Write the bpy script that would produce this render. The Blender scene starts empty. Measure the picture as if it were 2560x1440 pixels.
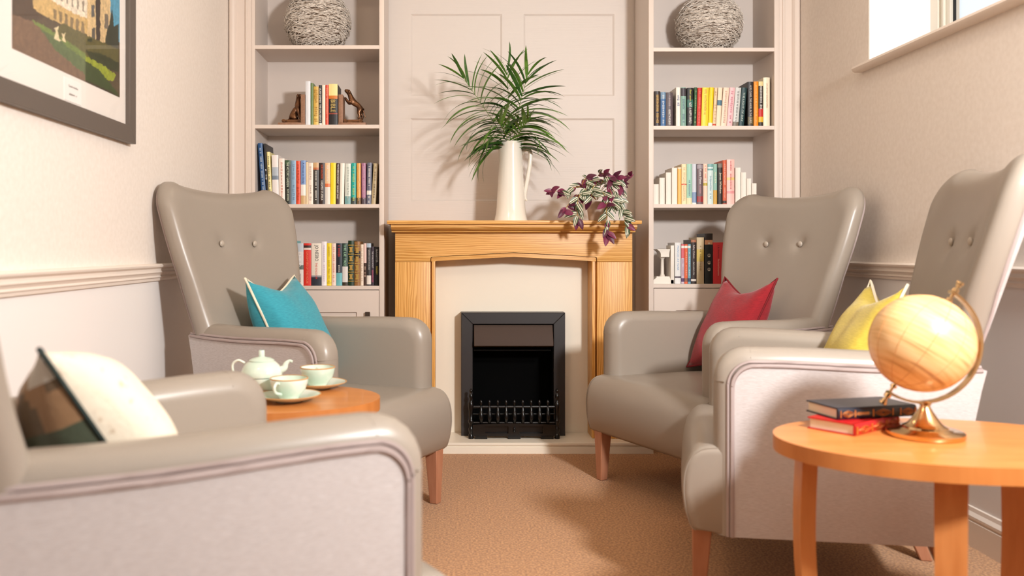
import bpy, bmesh, math, random
from mathutils import Vector, Matrix, noise
R = math.radians
PI = math.pi
C = bpy.context.scene.collection
scn = bpy.context.scene

# ------------------------------------------------------------------ camera
cam = bpy.data.cameras.new('camera')
camo = bpy.data.objects.new('camera', cam); C.objects.link(camo)
camo.location = (0, 0, 0.97); camo.rotation_euler = (PI/2, 0, 0)
cam.sensor_width = 36.0; cam.lens = 36*2150/2560
cam.shift_x = (1280-1125)/2560; cam.shift_y = -(720-622)/2560
cam.clip_start = 0.05
cam.dof.use_dof = True; cam.dof.focus_distance = 3.9; cam.dof.aperture_fstop = 2.6
scn.camera = camo
# ------------------------------------------------------------------ world, lights, exposure
w = bpy.data.worlds.new('daylight'); scn.world = w; w.use_nodes = True
w.node_tree.nodes['Background'].inputs[0].default_value = (0.86, 0.93, 1, 1)
w.node_tree.nodes['Background'].inputs[1].default_value = 2.0
def area(name, loc, target, size, power, col):
    l = bpy.data.lights.new(name, 'AREA'); l.shape = 'DISK'; l.size = size; l.energy = power; l.color = col
    o = bpy.data.objects.new(name, l); C.objects.link(o); o.location = loc
    o.rotation_euler = (Vector(target)-Vector(loc)).to_track_quat('-Z', 'Y').to_euler()
    return o
key = area('studio_lamp', (1.50, 0.60, 1.90), (-0.15, 4.2, 1.05), 0.30, 168, (1, 0.995, 0.99)); key.data.spread = R(175)
area('lamp_fill', (-0.85, 1.15, 2.50), (0.8, 3.2, 0.7), 0.35, 11, (1, 0.74, 0.50))
area('ceiling_lamp', (-0.25, 3.55, 2.56), (-0.1, 3.6, 0), 0.16, 3, (1, 0.78, 0.55))
area('ceiling_lamp', (1.15, 2.9, 2.56), (1.2, 2.95, 0), 0.16, 3, (1, 0.78, 0.55))
area('ceiling_wash', (0.35, -0.8, 2.54), (0.35, 1.2, 0.9), 1.4, 7, (1, 0.92, 0.84))
scn.view_settings.view_transform = 'Standard'; scn.view_settings.look = 'None'
scn.view_settings.gamma = 1; scn.view_settings.use_curve_mapping = False
scn.view_settings.exposure = -0.85

# ------------------------------------------------------------------ materials
def s2l(c):
    return tuple((x/255/12.92 if x/255 <= .04045 else ((x/255+.055)/1.055)**2.4) for x in c)
MATS = {}
def mat(name, rgb, rough=.5, metal=0, bump=None, var=None, coat=0, spec=.5, sheen=0, trans=0):
    """rgb sRGB 0..255. bump=(kind, scale xyz, strength, distance); var=(rgb2, scale xyz, kind, lo, hi)"""
    if name in MATS: return MATS[name]
    m = bpy.data.materials.new(name); m.use_nodes = True; MATS[name] = m
    nt = m.node_tree; b = nt.nodes['Principled BSDF']
    def setv(k, v):
        if k in b.inputs: b.inputs[k].default_value = v
    setv('Base Color', (*s2l(rgb), 1)); setv('Roughness', rough); setv('Metallic', metal)
    setv('Coat Weight', coat); setv('Specular IOR Level', spec); setv('Sheen Weight', sheen); setv('Transmission Weight', trans)
    tc = nt.nodes.new('ShaderNodeTexCoord')
    def tex(kind, scale, detail=4):
        mp = nt.nodes.new('ShaderNodeMapping'); mp.inputs['Scale'].default_value = scale
        nt.links.new(tc.outputs['Object'], mp.inputs['Vector'])
        if kind == 'wave':
            t = nt.nodes.new('ShaderNodeTexWave'); t.inputs['Distortion'].default_value = 9; t.inputs['Detail'].default_value = 3
            t.inputs['Detail Scale'].default_value = 1.2; t.inputs['Scale'].default_value = 1; t.bands_direction = 'X'
        elif kind == 'voronoi':
            t = nt.nodes.new('ShaderNodeTexVoronoi'); t.inputs['Scale'].default_value = 1
            nt.links.new(mp.outputs[0], t.inputs['Vector']); return t.outputs['Distance']
        else:
            t = nt.nodes.new('ShaderNodeTexNoise'); t.inputs['Scale'].default_value = 1; t.inputs['Detail'].default_value = detail
        nt.links.new(mp.outputs[0], t.inputs['Vector'])
        return t.outputs['Fac'] if 'Fac' in t.outputs else t.outputs[0]
    if var:
        col2, sc, kind, lo, hi = var
        rp = nt.nodes.new('ShaderNodeValToRGB')
        rp.color_ramp.elements[0].position = lo; rp.color_ramp.elements[1].position = hi
        rp.color_ramp.elements[0].color = (*s2l(rgb), 1); rp.color_ramp.elements[1].color = (*s2l(col2), 1)
        nt.links.new(tex(kind, sc), rp.inputs['Fac']); nt.links.new(rp.outputs[0], b.inputs['Base Color'])
    if bump:
        last = None
        for kind, sc, st, dist in (bump if isinstance(bump, list) else [bump]):
            bp = nt.nodes.new('ShaderNodeBump'); bp.inputs['Strength'].default_value = st; bp.inputs['Distance'].default_value = dist
            nt.links.new(tex(kind, sc), bp.inputs['Height'])
            if last: nt.links.new(last.outputs[0], bp.inputs['Normal'])
            last = bp
        nt.links.new(last.outputs[0], b.inputs['Normal'])
    return m
def vcol_mat(name, rough=.5, coat=0, bump=None):
    m = mat(name, (200, 200, 200), rough, coat=coat, bump=bump)
    nt = m.node_tree; a = nt.nodes.new('ShaderNodeVertexColor'); a.layer_name = 'Col'
    nt.links.new(a.outputs[0], nt.nodes['Principled BSDF'].inputs['Base Color'])
    return m
WALLP = mat('woven_wallpaper', (237, 227, 217), .8, var=((230, 219, 208), (60, 60, 60), 'noise', .3, .7), bump=[('noise', (700, 700, 90), .12, .001), ('noise', (90, 90, 700), .12, .001)])
WALLW = mat('white_wall_paint', (239, 234, 230), .6)
TRIM = mat('ivory_trim_paint', (236, 223, 210), .4)
TRIMR = TRIM
SHELF = mat('mushroom_cabinet', (216, 204, 195), .55, bump=('noise', (500, 500, 30), .15, .001))
SHELFF = mat('mushroom_cabinet_front', (222, 207, 195), .5, bump=('noise', (500, 500, 30), .1, .001))
PANEL = mat('grained_panel', (217, 207, 199), .5, bump=('noise', (6, 1, 260), .35, .002))
CREAM = mat('cream_fire_surround', (244, 235, 218), .35)
OAK = mat('oak_upright', (232, 176, 98), .42, var=((208, 146, 68), (55, 55, 5), 'wave', .35, .75), bump=('noise', (400, 400, 14), .25, .001))
OAKH = mat('oak_crossways', (232, 178, 102), .42, var=((206, 144, 68), (5, 10, 60), 'wave', .35, .75), bump=('noise', (14, 60, 400), .25, .001))
def fix_wave(m, d):
    for n in m.node_tree.nodes:
        if n.type == 'TEX_WAVE': n.bands_direction = d; n.inputs['Scale'].default_value = .55; n.inputs['Distortion'].default_value = 14; n.inputs['Detail Scale'].default_value = .7
fix_wave(OAK, 'X'); fix_wave(OAKH, 'Z')
BEECH = mat('orange_beech', (206, 134, 70), .33, coat=.12, var=((196, 124, 60), (7, 30, 30), 'noise', .35, .65))
BEECHD = mat('orange_beech_edge', (196, 124, 64), .4, var=((184, 112, 54), (25, 25, 4), 'noise', .35, .65))
LEGW = mat('reddish_beech_leg', (184, 128, 98), .4, var=((172, 114, 84), (60, 60, 8), 'noise', .3, .7))
LEATHER = mat('taupe_leather', (153, 142, 130), .33, bump=('noise', (420, 420, 420), .06, .001), spec=.5)
FABRIC = mat('woven_grey_fabric', (204, 197, 195), .9, var=((186, 177, 174), (70, 70, 700), 'noise', .3, .7), bump=('noise', (90, 90, 700), .5, .002), sheen=.15)
PIPE = mat('grey_piping', (166, 150, 146), .85)
CARPET = mat('tan_carpet', (214, 158, 104), .95, var=((164, 114, 68), (130, 130, 130), 'noise', .38, .62), bump=('noise', (260, 260, 260), .9, .006), sheen=.2)
CEIL = mat('white_ceiling', (240, 234, 225), .8)
BLACK = mat('matt_black_metal', (46, 43, 44), .45)
GLOSSB = mat('gloss_black', (14, 13, 13), .28)
SOOT = mat('black_firebox', (3, 3, 3), .8, spec=.08)
HOOD = mat('bronze_brown_hood', (70, 53, 43), .6, spec=.25)
CERAM = mat('cream_glazed_ceramic', (238, 231, 218), .12, coat=.4)
MINT = mat('pale_mint_glaze', (204, 222, 204), .12, coat=.4, var=((226, 232, 218), (14, 14, 14), 'noise', .4, .6))
RIMB = mat('tan_rim_glaze', (196, 148, 92), .25)
BRASS = mat('polished_brass', (222, 188, 140), .16, metal=1)
BRONZE = mat('aged_bronze', (124, 86, 58), .30, metal=.75, var=((70, 46, 32), (40, 40, 40), 'noise', .4, .7))
BRSTONE = mat('bronzed_stone', (160, 120, 94), .5, metal=.1, var=((140, 102, 78), (120, 120, 120), 'noise', .3, .7))
PAGES = mat('book_pages', (236, 222, 198), .8, var=((214, 198, 172), (8, 8, 900), 'noise', .3, .7))
COVER = vcol_mat('printed_cover', .42)
PRINT = vcol_mat('photo_print', .35)
WHITE = mat('white_plaster', (236, 228, 216), .5)
FRAME = mat('taupe_picture_frame', (96, 86, 78), .45, bump=('noise', (300, 30, 300), .1, .001))
MATB = mat('white_mount_board', (240, 232, 224), .7)
TWIG = mat('whitewashed_twig', (246, 238, 228), .8, var=((150, 128, 108), (60, 60, 60), 'noise', .5, .75))
TWIGC = mat('dark_wicker_core', (128, 110, 94), .9)
UPVC = mat('white_window_frame', (238, 232, 218), .35)
GASKET = mat('black_gasket', (30, 30, 32), .5)
def glass(name, gloss):
    m = bpy.data.materials.new(name); m.use_nodes = True; nt = m.node_tree; nt.nodes.clear()
    o = nt.nodes.new('ShaderNodeOutputMaterial'); mx = nt.nodes.new('ShaderNodeMixShader'); t = nt.nodes.new('ShaderNodeBsdfTransparent'); g = nt.nodes.new('ShaderNodeBsdfGlossy')
    g.inputs['Roughness'].default_value = .02; mx.inputs[0].default_value = gloss
    nt.links.new(t.outputs[0], mx.inputs[1]); nt.links.new(g.outputs[0], mx.inputs[2]); nt.links.new(mx.outputs[0], o.inputs[0])
    return m
GLASS = glass('window_glass', .05)

# ------------------------------------------------------------------ mesh helpers
def link(name, me, m=None, parent=None, smooth=False, angle=None):
    o = bpy.data.objects.new(name, me); C.objects.link(o)
    if m is not None:
        for x in (m if isinstance(m, (list, tuple)) else [m]): me.materials.append(x)
    if parent is not None: o.parent = parent
    if smooth:
        me.polygons.foreach_set('use_smooth', [True]*len(me.polygons))
        if angle:
            try: me.set_sharp_from_angle(angle=R(angle))
            except Exception: pass
    return o
def bmo(name, bm, m=None, parent=None, smooth=False, angle=None):
    bmesh.ops.recalc_face_normals(bm, faces=bm.faces)
    me = bpy.data.meshes.new(name); bm.to_mesh(me); bm.free()
    return link(name, me, m, parent, smooth, angle)
def tag(o, label, cat=None, group=None, kind=None):
    if label: o['label'] = label
    if cat: o['category'] = cat
    if group: o['group'] = group
    if kind: o['kind'] = kind
    return o
def empty(name, loc=(0, 0, 0), rz=0):
    o = bpy.data.objects.new(name, None); C.objects.link(o); o.location = loc; o.rotation_euler = (0, 0, rz); o.empty_display_size = .05
    return o
def addbox(bm, x0, x1, y0, y1, z0, z1, mi=0):
    vs = [bm.verts.new((x, y, z)) for x in (x0, x1) for y in (y0, y1) for z in (z0, z1)]
    for f in ((0, 1, 3, 2), (4, 6, 7, 5), (0, 4, 5, 1), (2, 3, 7, 6), (0, 2, 6, 4), (1, 5, 7, 3)):
        bm.faces.new([vs[i] for i in f]).material_index = mi
    return vs
def bevel(bm, r, seg=2, edges=None):
    bmesh.ops.bevel(bm, geom=edges or bm.edges[:], offset=r, segments=seg, profile=.5, affect='EDGES', clamp_overlap=True)
def box(name, x0, x1, y0, y1, z0, z1, m, parent=None, bev=0, seg=2):
    bm = bmesh.new(); addbox(bm, min(x0, x1), max(x0, x1), min(y0, y1), max(y0, y1), z0, z1)
    if bev: bevel(bm, bev, seg)
    return bmo(name, bm, m, parent, bool(bev), 40 if bev else None)
def addprism(bm, pts, axis, a, b, mi=0):
    """extrude closed polygon pts (two coords) along axis from a to b; 'x':(y,z) 'y':(x,z) 'z':(x,y)"""
    f = {'x': lambda p, t: (t, p[0], p[1]), 'y': lambda p, t: (p[0], t, p[1]), 'z': lambda p, t: (p[0], p[1], t)}[axis]
    A = [bm.verts.new(f(p, a)) for p in pts]; B = [bm.verts.new(f(p, b)) for p in pts]
    n = len(pts); fa = bm.faces.new(A); fb = bm.faces.new(B[::-1]); fa.material_index = fb.material_index = mi
    for i in range(n): bm.faces.new((A[i], B[i], B[(i+1) % n], A[(i+1) % n])).material_index = mi
    return A, B, fa, fb
def prism(name, pts, axis, a, b, m, parent=None, bev=0, seg=2, smooth=False):
    bm = bmesh.new(); A, B, fa, fb = addprism(bm, pts, axis, a, b)
    if bev: bevel(bm, bev, seg, edges=list(set(list(fa.edges)+list(fb.edges))))
    return bmo(name, bm, m, parent, bool(bev) or smooth, 35)
def addlathe(bm, prof, n=32, c=(0, 0, 0), mi=0):
    rings = []
    for r, z in prof:
        if r < 1e-5: rings.append([bm.verts.new((c[0], c[1], c[2]+z))])
        else: rings.append([bm.verts.new((c[0]+r*math.cos(2*PI*i/n), c[1]+r*math.sin(2*PI*i/n), c[2]+z)) for i in range(n)])
    for a, b in zip(rings, rings[1:]):
        for i in range(n):
            j = (i+1) % n
            if len(a) == 1 and len(b) == 1: continue
            if len(a) == 1: f = bm.faces.new((a[0], b[i], b[j]))
            elif len(b) == 1: f = bm.faces.new((a[i], b[0], a[j]))
            else: f = bm.faces.new((a[i], b[i], b[j], a[j]))
            f.material_index = mi
def lathe(name, prof, m, parent=None, n=32, c=(0, 0, 0), angle=50):
    bm = bmesh.new(); addlathe(bm, prof, n, c); return bmo(name, bm, m, parent, True, angle)
def frames(pts, closed=False):
    n = len(pts); out = []; up = None
    for i in range(n):
        a = pts[(i-1) % n] if (closed or i > 0) else pts[i]; b = pts[(i+1) % n] if (closed or i < n-1) else pts[i]
        t = (b-a).normalized()
        if up is None:
            up = Vector((0, 0, 1)) if abs(t.z) < .9 else Vector((1, 0, 0))
        s = t.cross(up)
        if s.length < 1e-6: s = t.orthogonal()
        s.normalize(); up = s.cross(t).normalized(); out.append((s, up))
    return out
def addtube(bm, pts, r, n=6, closed=False, mi=0, flat=1.0, caps=True):
    pts = [Vector(p) for p in pts]; fr = frames(pts, closed); rings = []
    for i, (p, (s, u)) in enumerate(zip(pts, fr)):
        rr = r[i] if isinstance(r, (list, tuple)) else r
        rings.append([bm.verts.new(p + s*(rr*math.cos(2*PI*k/n)) + u*(rr*flat*math.sin(2*PI*k/n))) for k in range(n)])
    m = len(rings)
    for i in range(m if closed else m-1):
        a, b = rings[i], rings[(i+1) % m]
        for k in range(n): bm.faces.new((a[k], a[(k+1) % n], b[(k+1) % n], b[k])).material_index = mi
    if not closed and caps and n > 2: bm.faces.new(rings[0][::-1]).material_index = mi; bm.faces.new(rings[-1]).material_index = mi
def tube(name, pts, r, m, parent=None, n=6, closed=False, flat=1.0):
    bm = bmesh.new(); addtube(bm, pts, r, n, closed, flat=flat); return bmo(name, bm, m, parent, True, 60)
def spline(P, n=8, closed=False):
    P = [Vector(p) for p in P]; out = []; m = len(P)
    for i in range(m if closed else m-1):
        g = lambda k: P[k % m] if closed else P[max(0, min(m-1, k))]
        p0, p1, p2, p3 = g(i-1), g(i), g(i+1), g(i+2)
        for k in range(n):
            t = k/n
            out.append(.5*((2*p1)+(p2-p0)*t+(2*p0-5*p1+4*p2-p3)*t*t+(3*p1-p0-3*p2+p3)*t**3))
    if not closed: out.append(P[-1])
    return out
def dup(root, loc=None, rz=None):
    r = root.copy(); C.objects.link(r)
    if loc is not None: r.location = loc
    if rz is not None: r.rotation_euler = (0, 0, rz)
    for ch in list(root.children):
        c = ch.copy(); C.objects.link(c); c.parent = r
        for g in list(ch.children):
            d = g.copy(); C.objects.link(d); d.parent = c
    return r
FONT_CACHE = {}
def text_mesh(s, length=None, height=None):
    """flat text mesh centred at the origin in its xy plane, scaled to height, squeezed to length"""
    if s.startswith('~'):   # lettering too small to read in the photograph: word-like strokes only
        n = int(s[1:]); rg = random.Random(n*7+int(height*1e5)); bm = bmesh.new(); x = 0; step = (length or height*n*.7)/n
        for k in range(n):
            if k and rg.random() < .17: continue
            x = -step*n/2+step*k; hh = height*rg.choice((.5, .5, .36))
            for q in range(2):
                xx = x+step*(.1+.42*q); bm.faces.new([bm.verts.new(v) for v in ((xx, -hh, 0), (xx+step*.22, -hh, 0), (xx+step*.22, hh, 0), (xx, hh, 0))])
            yy = rg.choice((-hh, 0, hh*.75)); bm.faces.new([bm.verts.new(v) for v in ((x+step*.1, yy, 0), (x+step*.7, yy, 0), (x+step*.7, yy+height*.13, 0), (x+step*.1, yy+height*.13, 0))])
        me = bpy.data.meshes.new('lettering'); bm.to_mesh(me); bm.free(); return me
    cu = bpy.data.curves.new('lettering', 'FONT'); cu.body = s; cu.size = 1; cu.resolution_u = 2
    o = bpy.data.objects.new('lettering', cu); C.objects.link(o)
    dg = bpy.context.evaluated_depsgraph_get()
    me = bpy.data.meshes.new_from_object(o.evaluated_get(dg)); bpy.data.objects.remove(o); bpy.data.curves.remove(cu)
    if len(me.vertices) == 0: return me
    xs = [v.co.x for v in me.vertices]; ys = [v.co.y for v in me.vertices]
    x0, x1, y0, y1 = min(xs), max(xs), min(ys), max(ys)
    sy = height/(y1-y0); sx = length/(x1-x0) if length else sy
    sx = min(sx, sy*1.25)
    for v in me.vertices: v.co = ((v.co.x-(x0+x1)/2)*sx, (v.co.y-(y0+y1)/2)*sy, 0)
    return me
def paint(me, fcols):
    """one colour (linear) per face"""
    a = me.color_attributes.new('Col', 'FLOAT_COLOR', 'CORNER'); i = 0; d = []
    for p, c in zip(me.polygons, fcols):
        for _ in range(p.loop_total): d += [c[0], c[1], c[2], 1.0]
    a.data.foreach_set('color', d)
# ================================================================== THE SETTING
LX, RX, YF, YP, ZC, YB = -1.085, 1.713, 4.21, 4.53, 2.62, 0.0
def structure(o, label=None): o['kind'] = 'structure'; return o
structure(box('floor', -4.2, 4.8, -6.1, 4.9, -.06, 0, CARPET))
structure(box('ceiling', -4.2, 4.8, -6.1, 4.9, ZC, ZC+.06, CEIL))
# unseen wider lounge behind the camera, invented to lessen the bounce light
structure(box('wall_unseen_near', -4.2, 4.8, -6.1, -6.0, 0, ZC, WALLP))
structure(box('wall_unseen_left', -4.2, -4.1, -6.0, -.1, 0, ZC, WALLP)); structure(box('wall_unseen_right', 4.7, 4.8, -6.0, -.1, 0, ZC, WALLP))
structure(box('wall_unseen_return_left', -4.2, LX, -.1, 0, 0, ZC, WALLP)); structure(box('wall_unseen_return_right', RX, 4.8, -.1, 0, 0, ZC, WALLP))
wl = bmesh.new(); addbox(wl, LX-.1, LX, YB, 4.9, .86, ZC, 0); addbox(wl, LX-.1, LX, YB, 4.9, 0, .86, 1)
structure(bmo('wall_left', wl, [WALLP, WALLW]))
# right wall with the window hole
WY0, WY1, WZ0, WZ1 = 1.75, 3.518, 1.73, 2.40
wr = bmesh.new()
addbox(wr, RX, RX+.30, YB, 4.9, 0, .86, 1); addbox(wr, RX, RX+.30, YB, 4.9, .86, WZ0, 0)
addbox(wr, RX, RX+.30, YB, WY0, WZ0, WZ1, 0); addbox(wr, RX, RX+.30, WY1, 4.9, WZ0, WZ1, 0); addbox(wr, RX, RX+.30, YB, 4.9, WZ1, ZC, 0)
bmesh.ops.translate(wr, verts=wr.verts, vec=(0, 0, 0))
structure(bmo('wall_right', wr, [WALLP, WALLW]))
rv = bmesh.new()
addbox(rv, RX+.001, RX+.27, WY1-.004, WY1, WZ0, WZ1); addbox(rv, RX+.001, RX+.27, WY0, WY0+.004, WZ0, WZ1); addbox(rv, RX+.001, RX+.27, WY0, WY1, WZ1-.004, WZ1)
structure(bmo('trim_1', rv, mat('white_reveal', (246, 242, 238), .6)))
win = empty('window_1', (RX+.25, (WY0+WY1)/2, WZ0)); win['kind'] = 'structure'
def wbox(name, x0, x1, y0, y1, z0, z1, m, p=win, bev=.004):
    o = box(name, x0-win.location.x, x1-win.location.x, y0-win.location.y, y1-win.location.y, z0-win.location.z, z1-win.location.z, m, p, bev); return o
X0 = RX+.25
bm = bmesh.new()
for a in ((WY1-.055, WY1-.004), (WY0+.004, WY0+.055)): addbox(bm, 0, .06, a[0]-win.location.y, a[1]-win.location.y, .0, WZ1-WZ0)
addbox(bm, 0, .06, WY0+.055-win.location.y, WY1-.055-win.location.y, WZ1-WZ0-.055, WZ1-WZ0-.004); addbox(bm, 0, .06, WY0+.055-win.location.y, WY1-.055-win.location.y, 0, .035)
bmo('window_frame', bm, UPVC, win)
bm = bmesh.new(); a, b = WY0+.055-win.location.y, WY1-.055-win.location.y; h = WZ1-WZ0
for s, (y0, y1) in enumerate(((b-.065, b), (a, a+.065))): addbox(bm, .012, .05, y0, y1, .035, h-.055); 
addbox(bm, .012, .05, a+.065, b-.065, h-.12, h-.055); addbox(bm, .012, .05, a+.065, b-.065, .035, .07)
bmo('sash', bm, UPVC, win)
for yy in (b-.055,): addtube(bm2 := bmesh.new(), [(.006, yy+.018, .04), (.006, yy+.018, h-.06)], .006, 6); bmo('beading', bm2, UPVC, win)
bm = bmesh.new(); addbox(bm, .024, .034, b-.071, b-.065, .07, h-.12); addbox(bm, .024, .034, a+.065, a+.071, .07, h-.12); bmo('gasket', bm, GASKET, win)
bm = bmesh.new(); addbox(bm, .036, .040, a+.066, b-.066, .07, h-.12); bmo('glass_pane', bm, GLASS, win)
# sill
prof = [(RX+.26, WZ0-.028), (RX-.030, WZ0-.028), (RX-.040, WZ0-.022), (RX-.044, WZ0-.014), (RX-.040, WZ0-.005), (RX-.030, WZ0), (RX+.26, WZ0)]
structure(prism('trim_2', prof, 'y', WY0-.06, WY1+.06, TRIM, smooth=True))
# dado rails and skirtings
DADO = [(0, .853), (.010, .853), (.012, .862), (.018, .866), (.014, .872), (.020, .880), (.026, .884), (.022, .890), (.022, .897), (.034, .904), (.036, .910), (.030, .915), (0, .916)]
structure(prism('trim_3', [(LX+a, b) for a, b in DADO], 'y', YB, YF-.03, TRIM))
structure(prism('trim_4', [(RX-a, b) for a, b in DADO], 'y', YB, YF-.03, TRIM))
SKIRT = [(0, 0), (.016, 0), (.016, .082), (.012, .086), (.016, .092), (.016, .100), (.008, .112), (.006, .125), (0, .127)]
structure(prism('baseboard_left', [(LX+a, b) for a, b in SKIRT], 'y', YB, YF-.03, TRIM))
structure(prism('baseboard_right', [(RX-a, b) for a, b in SKIRT], 'y', YB, YF-.03, TRIM))
# panelled chimney wall: rails and stiles stand 9 mm proud of each recessed field
wb = structure(box('wall_back', LX-.1, RX+.4, YP+.012, YP+.2, 0, ZC, PANEL))
px0, px1 = -.345, .998
cols = [(-.207, .274), (.388, .866)]; rows = [(.55, 1.10), (1.221, 1.657), (1.775, 2.207), (2.32, 2.56)]
bm = bmesh.new(); t0, t1 = YP, YP+.013
xs = [px0, cols[0][0], cols[0][1], cols[1][0], cols[1][1], px1]
for a, b in ((0, 1), (2, 3), (4, 5)): addbox(bm, xs[a], xs[b], t0, t1, 0, ZC)
zs = [0]+[z for r_ in rows for z in r_]+[ZC]
for i in range(0, len(zs), 2):
    for cx_ in cols: addbox(bm, cx_[0], cx_[1], t0, t1, zs[i], zs[i+1])
bmo('panel_frame', bm, PANEL, wb)
for cx_ in cols:
    for rz_ in rows:
        bm = bmesh.new(); a, b, c, d = cx_[0], cx_[1], rz_[0], rz_[1]; o_ = [(a, c), (b, c), (b, d), (a, d)]
        i_ = [(a+.009, c+.009), (b-.009, c+.009), (b-.009, d-.009), (a+.009, d-.009)]
        O = [bm.verts.new((p[0], t0+.0005, p[1])) for p in o_]; I = [bm.verts.new((p[0], t0+.0075, p[1])) for p in i_]; B2 = [bm.verts.new((p[0], t1+.002, p[1])) for p in o_]
        bm.faces.new(I)
        for k in range(4): bm.faces.new((O[k], O[(k+1) % 4], I[(k+1) % 4], I[k])); bm.faces.new((O[k], B2[k], B2[(k+1) % 4], O[(k+1) % 4]))
        bmo('panel', bm, PANEL, wb)
# fluted pilaster trims closing the bookcases to the side walls
def pil(name, xa, xb, s):
    # xa bookcase side, xb wall side
    w_ = xb-xa; pr = [(0, 0), (.14, 0), (.16, -.006), (.24, -.006), (.26, 0), (.30, .004), (.62, .004), (.66, -.004), (.72, -.012), (.80, -.016), (.90, -.016), (.97, -.010), (.975, 0), (1, 0)]
    pts = [(xa+w_*a, YF+b) for a, b in pr]+[(xb, YF+.30), (xa, YF+.30)]
    return structure(prism(name, pts, 'z', 0, ZC, SHELFF))
pil('trim_5', -.973, LX+.001, -1); pil('trim_6', 1.612, RX-.001, 1)

# ================================================================== BOOKCASES
LZ = [.788, 1.189, 1.578, 1.967, 2.356]; RZ = [.797, 1.189, 1.572, 1.955, 2.345]
def bookcase(x0, x1, zs, stl, str_, label, handle_right):
    """x0,x1 clear opening; stl/str_ stile widths"""
    ox = (x0+x1)/2; b = tag(empty('bookcase', (ox, YF+.15, 0)), label, 'bookcase')
    def bb(n, a, b_, y0, y1, z0, z1, m, bev=0, p=b): return box(n, a-ox, b_-ox, y0-YF-.15, y1-YF-.15, z0, z1, m, p, bev)
    bb('side_panel', x0-stl, x0, YF+.018, YF+.31, 0, ZC-.002, SHELF); bb('side_panel', x1, x1+str_, YF+.018, YF+.31, 0, ZC-.002, SHELF)
    bb('stile', x0-stl, x0, YF, YF+.018, 0, ZC-.002, SHELFF, .001); bb('stile', x1, x1+str_, YF, YF+.018, 0, ZC-.002, SHELFF, .001)
    bb('back_board', x0, x1, YF+.30, YF+.31, 0, ZC-.002, SHELF)
    for z in zs:
        s = bb('shelf', x0, x1, YF+.012, YF+.30, z-.018, z, SHELF)
        bb('edge_strip', x0, x1, YF+.002, YF+.012, z-.018, z, SHELFF, 0, s); s.children[0].location = (0, 0, 0)
    # cupboard door with a recessed panel
    z1 = zs[0]-.021; d = bb('door', x0+.002, x1-.002, YF+.010, YF+.020, .10, z1, SHELFF)
    bm = bmesh.new(); f = .108; yy0, yy1 = YF+.002-YF-.15, YF+.010-YF-.15
    a, c = x0+.002-ox, x1-.002-ox
    addbox(bm, a, a+f, yy0, yy1, .10, z1); addbox(bm, c-f, c, yy0, yy1, .10, z1); addbox(bm, a+f, c-f, yy0, yy1, z1-f, z1); addbox(bm, a+f, c-f, yy0, yy1, .10, .10+f)
    bmo('door_frame', bm, SHELFF, d)
    hx = (x1-.056 if handle_right else x0+.056)-ox
    bm = bmesh.new(); addbox(bm, hx-.012, hx+.012, yy0-.020, yy0-.010, z1-.34+.21, z1-.105); bevel(bm, .002, 1); addbox(bm, hx-.004, hx+.004, yy0-.012, yy0+.001, z1-.12, z1-.112)
    addbox(bm, hx-.004, hx+.004, yy0-.012, yy0+.001, z1-.128, z1-.120); bmo('handle', bm, mat('pewter', (110, 98, 90), .3, metal=.9), d)
    bb('plinth', x0, x1, YF+.02, YF+.03, 0, .098, SHELFF)
    return b
bookcase(-.9555, -.3465, LZ, .017, .0235, 'tall built-in mushroom painted bookcase to the left of the fireplace', True)
bookcase(.997, 1.588, RZ, .024, .024, 'tall built-in mushroom painted bookcase to the right of the fireplace', True)

# ================================================================== FIREPLACE
CXF = .308
fs = tag(empty('fireplace_surround', (CXF, 4.3, 0)), 'honey oak fireplace surround with mantel shelf and shallow arched opening', 'fireplace')
def fb(n, x0, x1, y0, y1, z0, z1, m, bev=0, p=fs): return box(n, x0, x1, y0-4.3, y1-4.3, z0, z1, m, p, bev)
fb('mantel_shelf', -.607, .601, 4.07, YP-.001, 1.087, 1.1045, OAKH, .003)
mp = [(4.085, 1.087), (4.085, 1.073), (4.090, 1.066), (4.105, 1.060), (4.125, 1.058), (4.128, 1.0495), (4.20, 1.0495), (4.20, 1.087)]
prism('cornice', [(a-4.3, b) for a, b in mp], 'x', -.588, .582, OAKH, fs, smooth=True)
YB1 = 4.155
# frieze with the arch cut, legs, inner moulding
sp, pk, seam = .929, .953, .9075
hw, hi_ = .3995, .380   # outer and inner half openings (m)
fr = [(-.573, seam), (-hw-.003, seam), (-hw-.003, sp), (-hw+.006, sp+.004), (0, pk+.0), (hw-.006, sp+.004), (hw+.003, sp), (hw+.003, seam), (.573, seam), (.573, 1.0495), (-.573, 1.0495)]
prism('frieze', [(a, b) for a, b in fr], 'y', YB1-4.3, YB1+.03-4.3, OAKH, fs, bev=.0015)
for s in (-1, 1):
    fb('pilaster', *sorted((s*.573, s*(hw+.003))), YB1, YB1+.03, .0525, seam-.0008, OAK, .001)
    fb('return_panel', *sorted((s*.573, s*.553)), YB1+.03, YP-.001, .0525, 1.0495, OAK)
    fb('inner_reveal', *sorted((s*(hw-.004), s*hi_)), YB1+.008, 4.30, .0525, sp-.02, OAK, .001)
    fb('inner_reveal', *sorted((s*(hw+.004), s*(hw-.004))), YB1+.031, 4.2, .0525, sp-.02, OAK)
arch = [(-hw, sp-.02), (-hw, sp-.004), (-hw+.006, sp+.001), (0, pk-.003), (hw-.006, sp+.001), (hw, sp-.004), (hw, sp-.02), (hi_, sp-.02), (hi_-.004, sp-.020), (hi_-.008, sp-.0165), (0, pk-.022), (-hi_+.008, sp-.0165), (-hi_+.004, sp-.020), (-hi_, sp-.02)]
prism('arch_moulding', arch, 'y', YB1+.008-4.3, 4.30-4.3, OAKH, fs, bev=.001)
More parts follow.
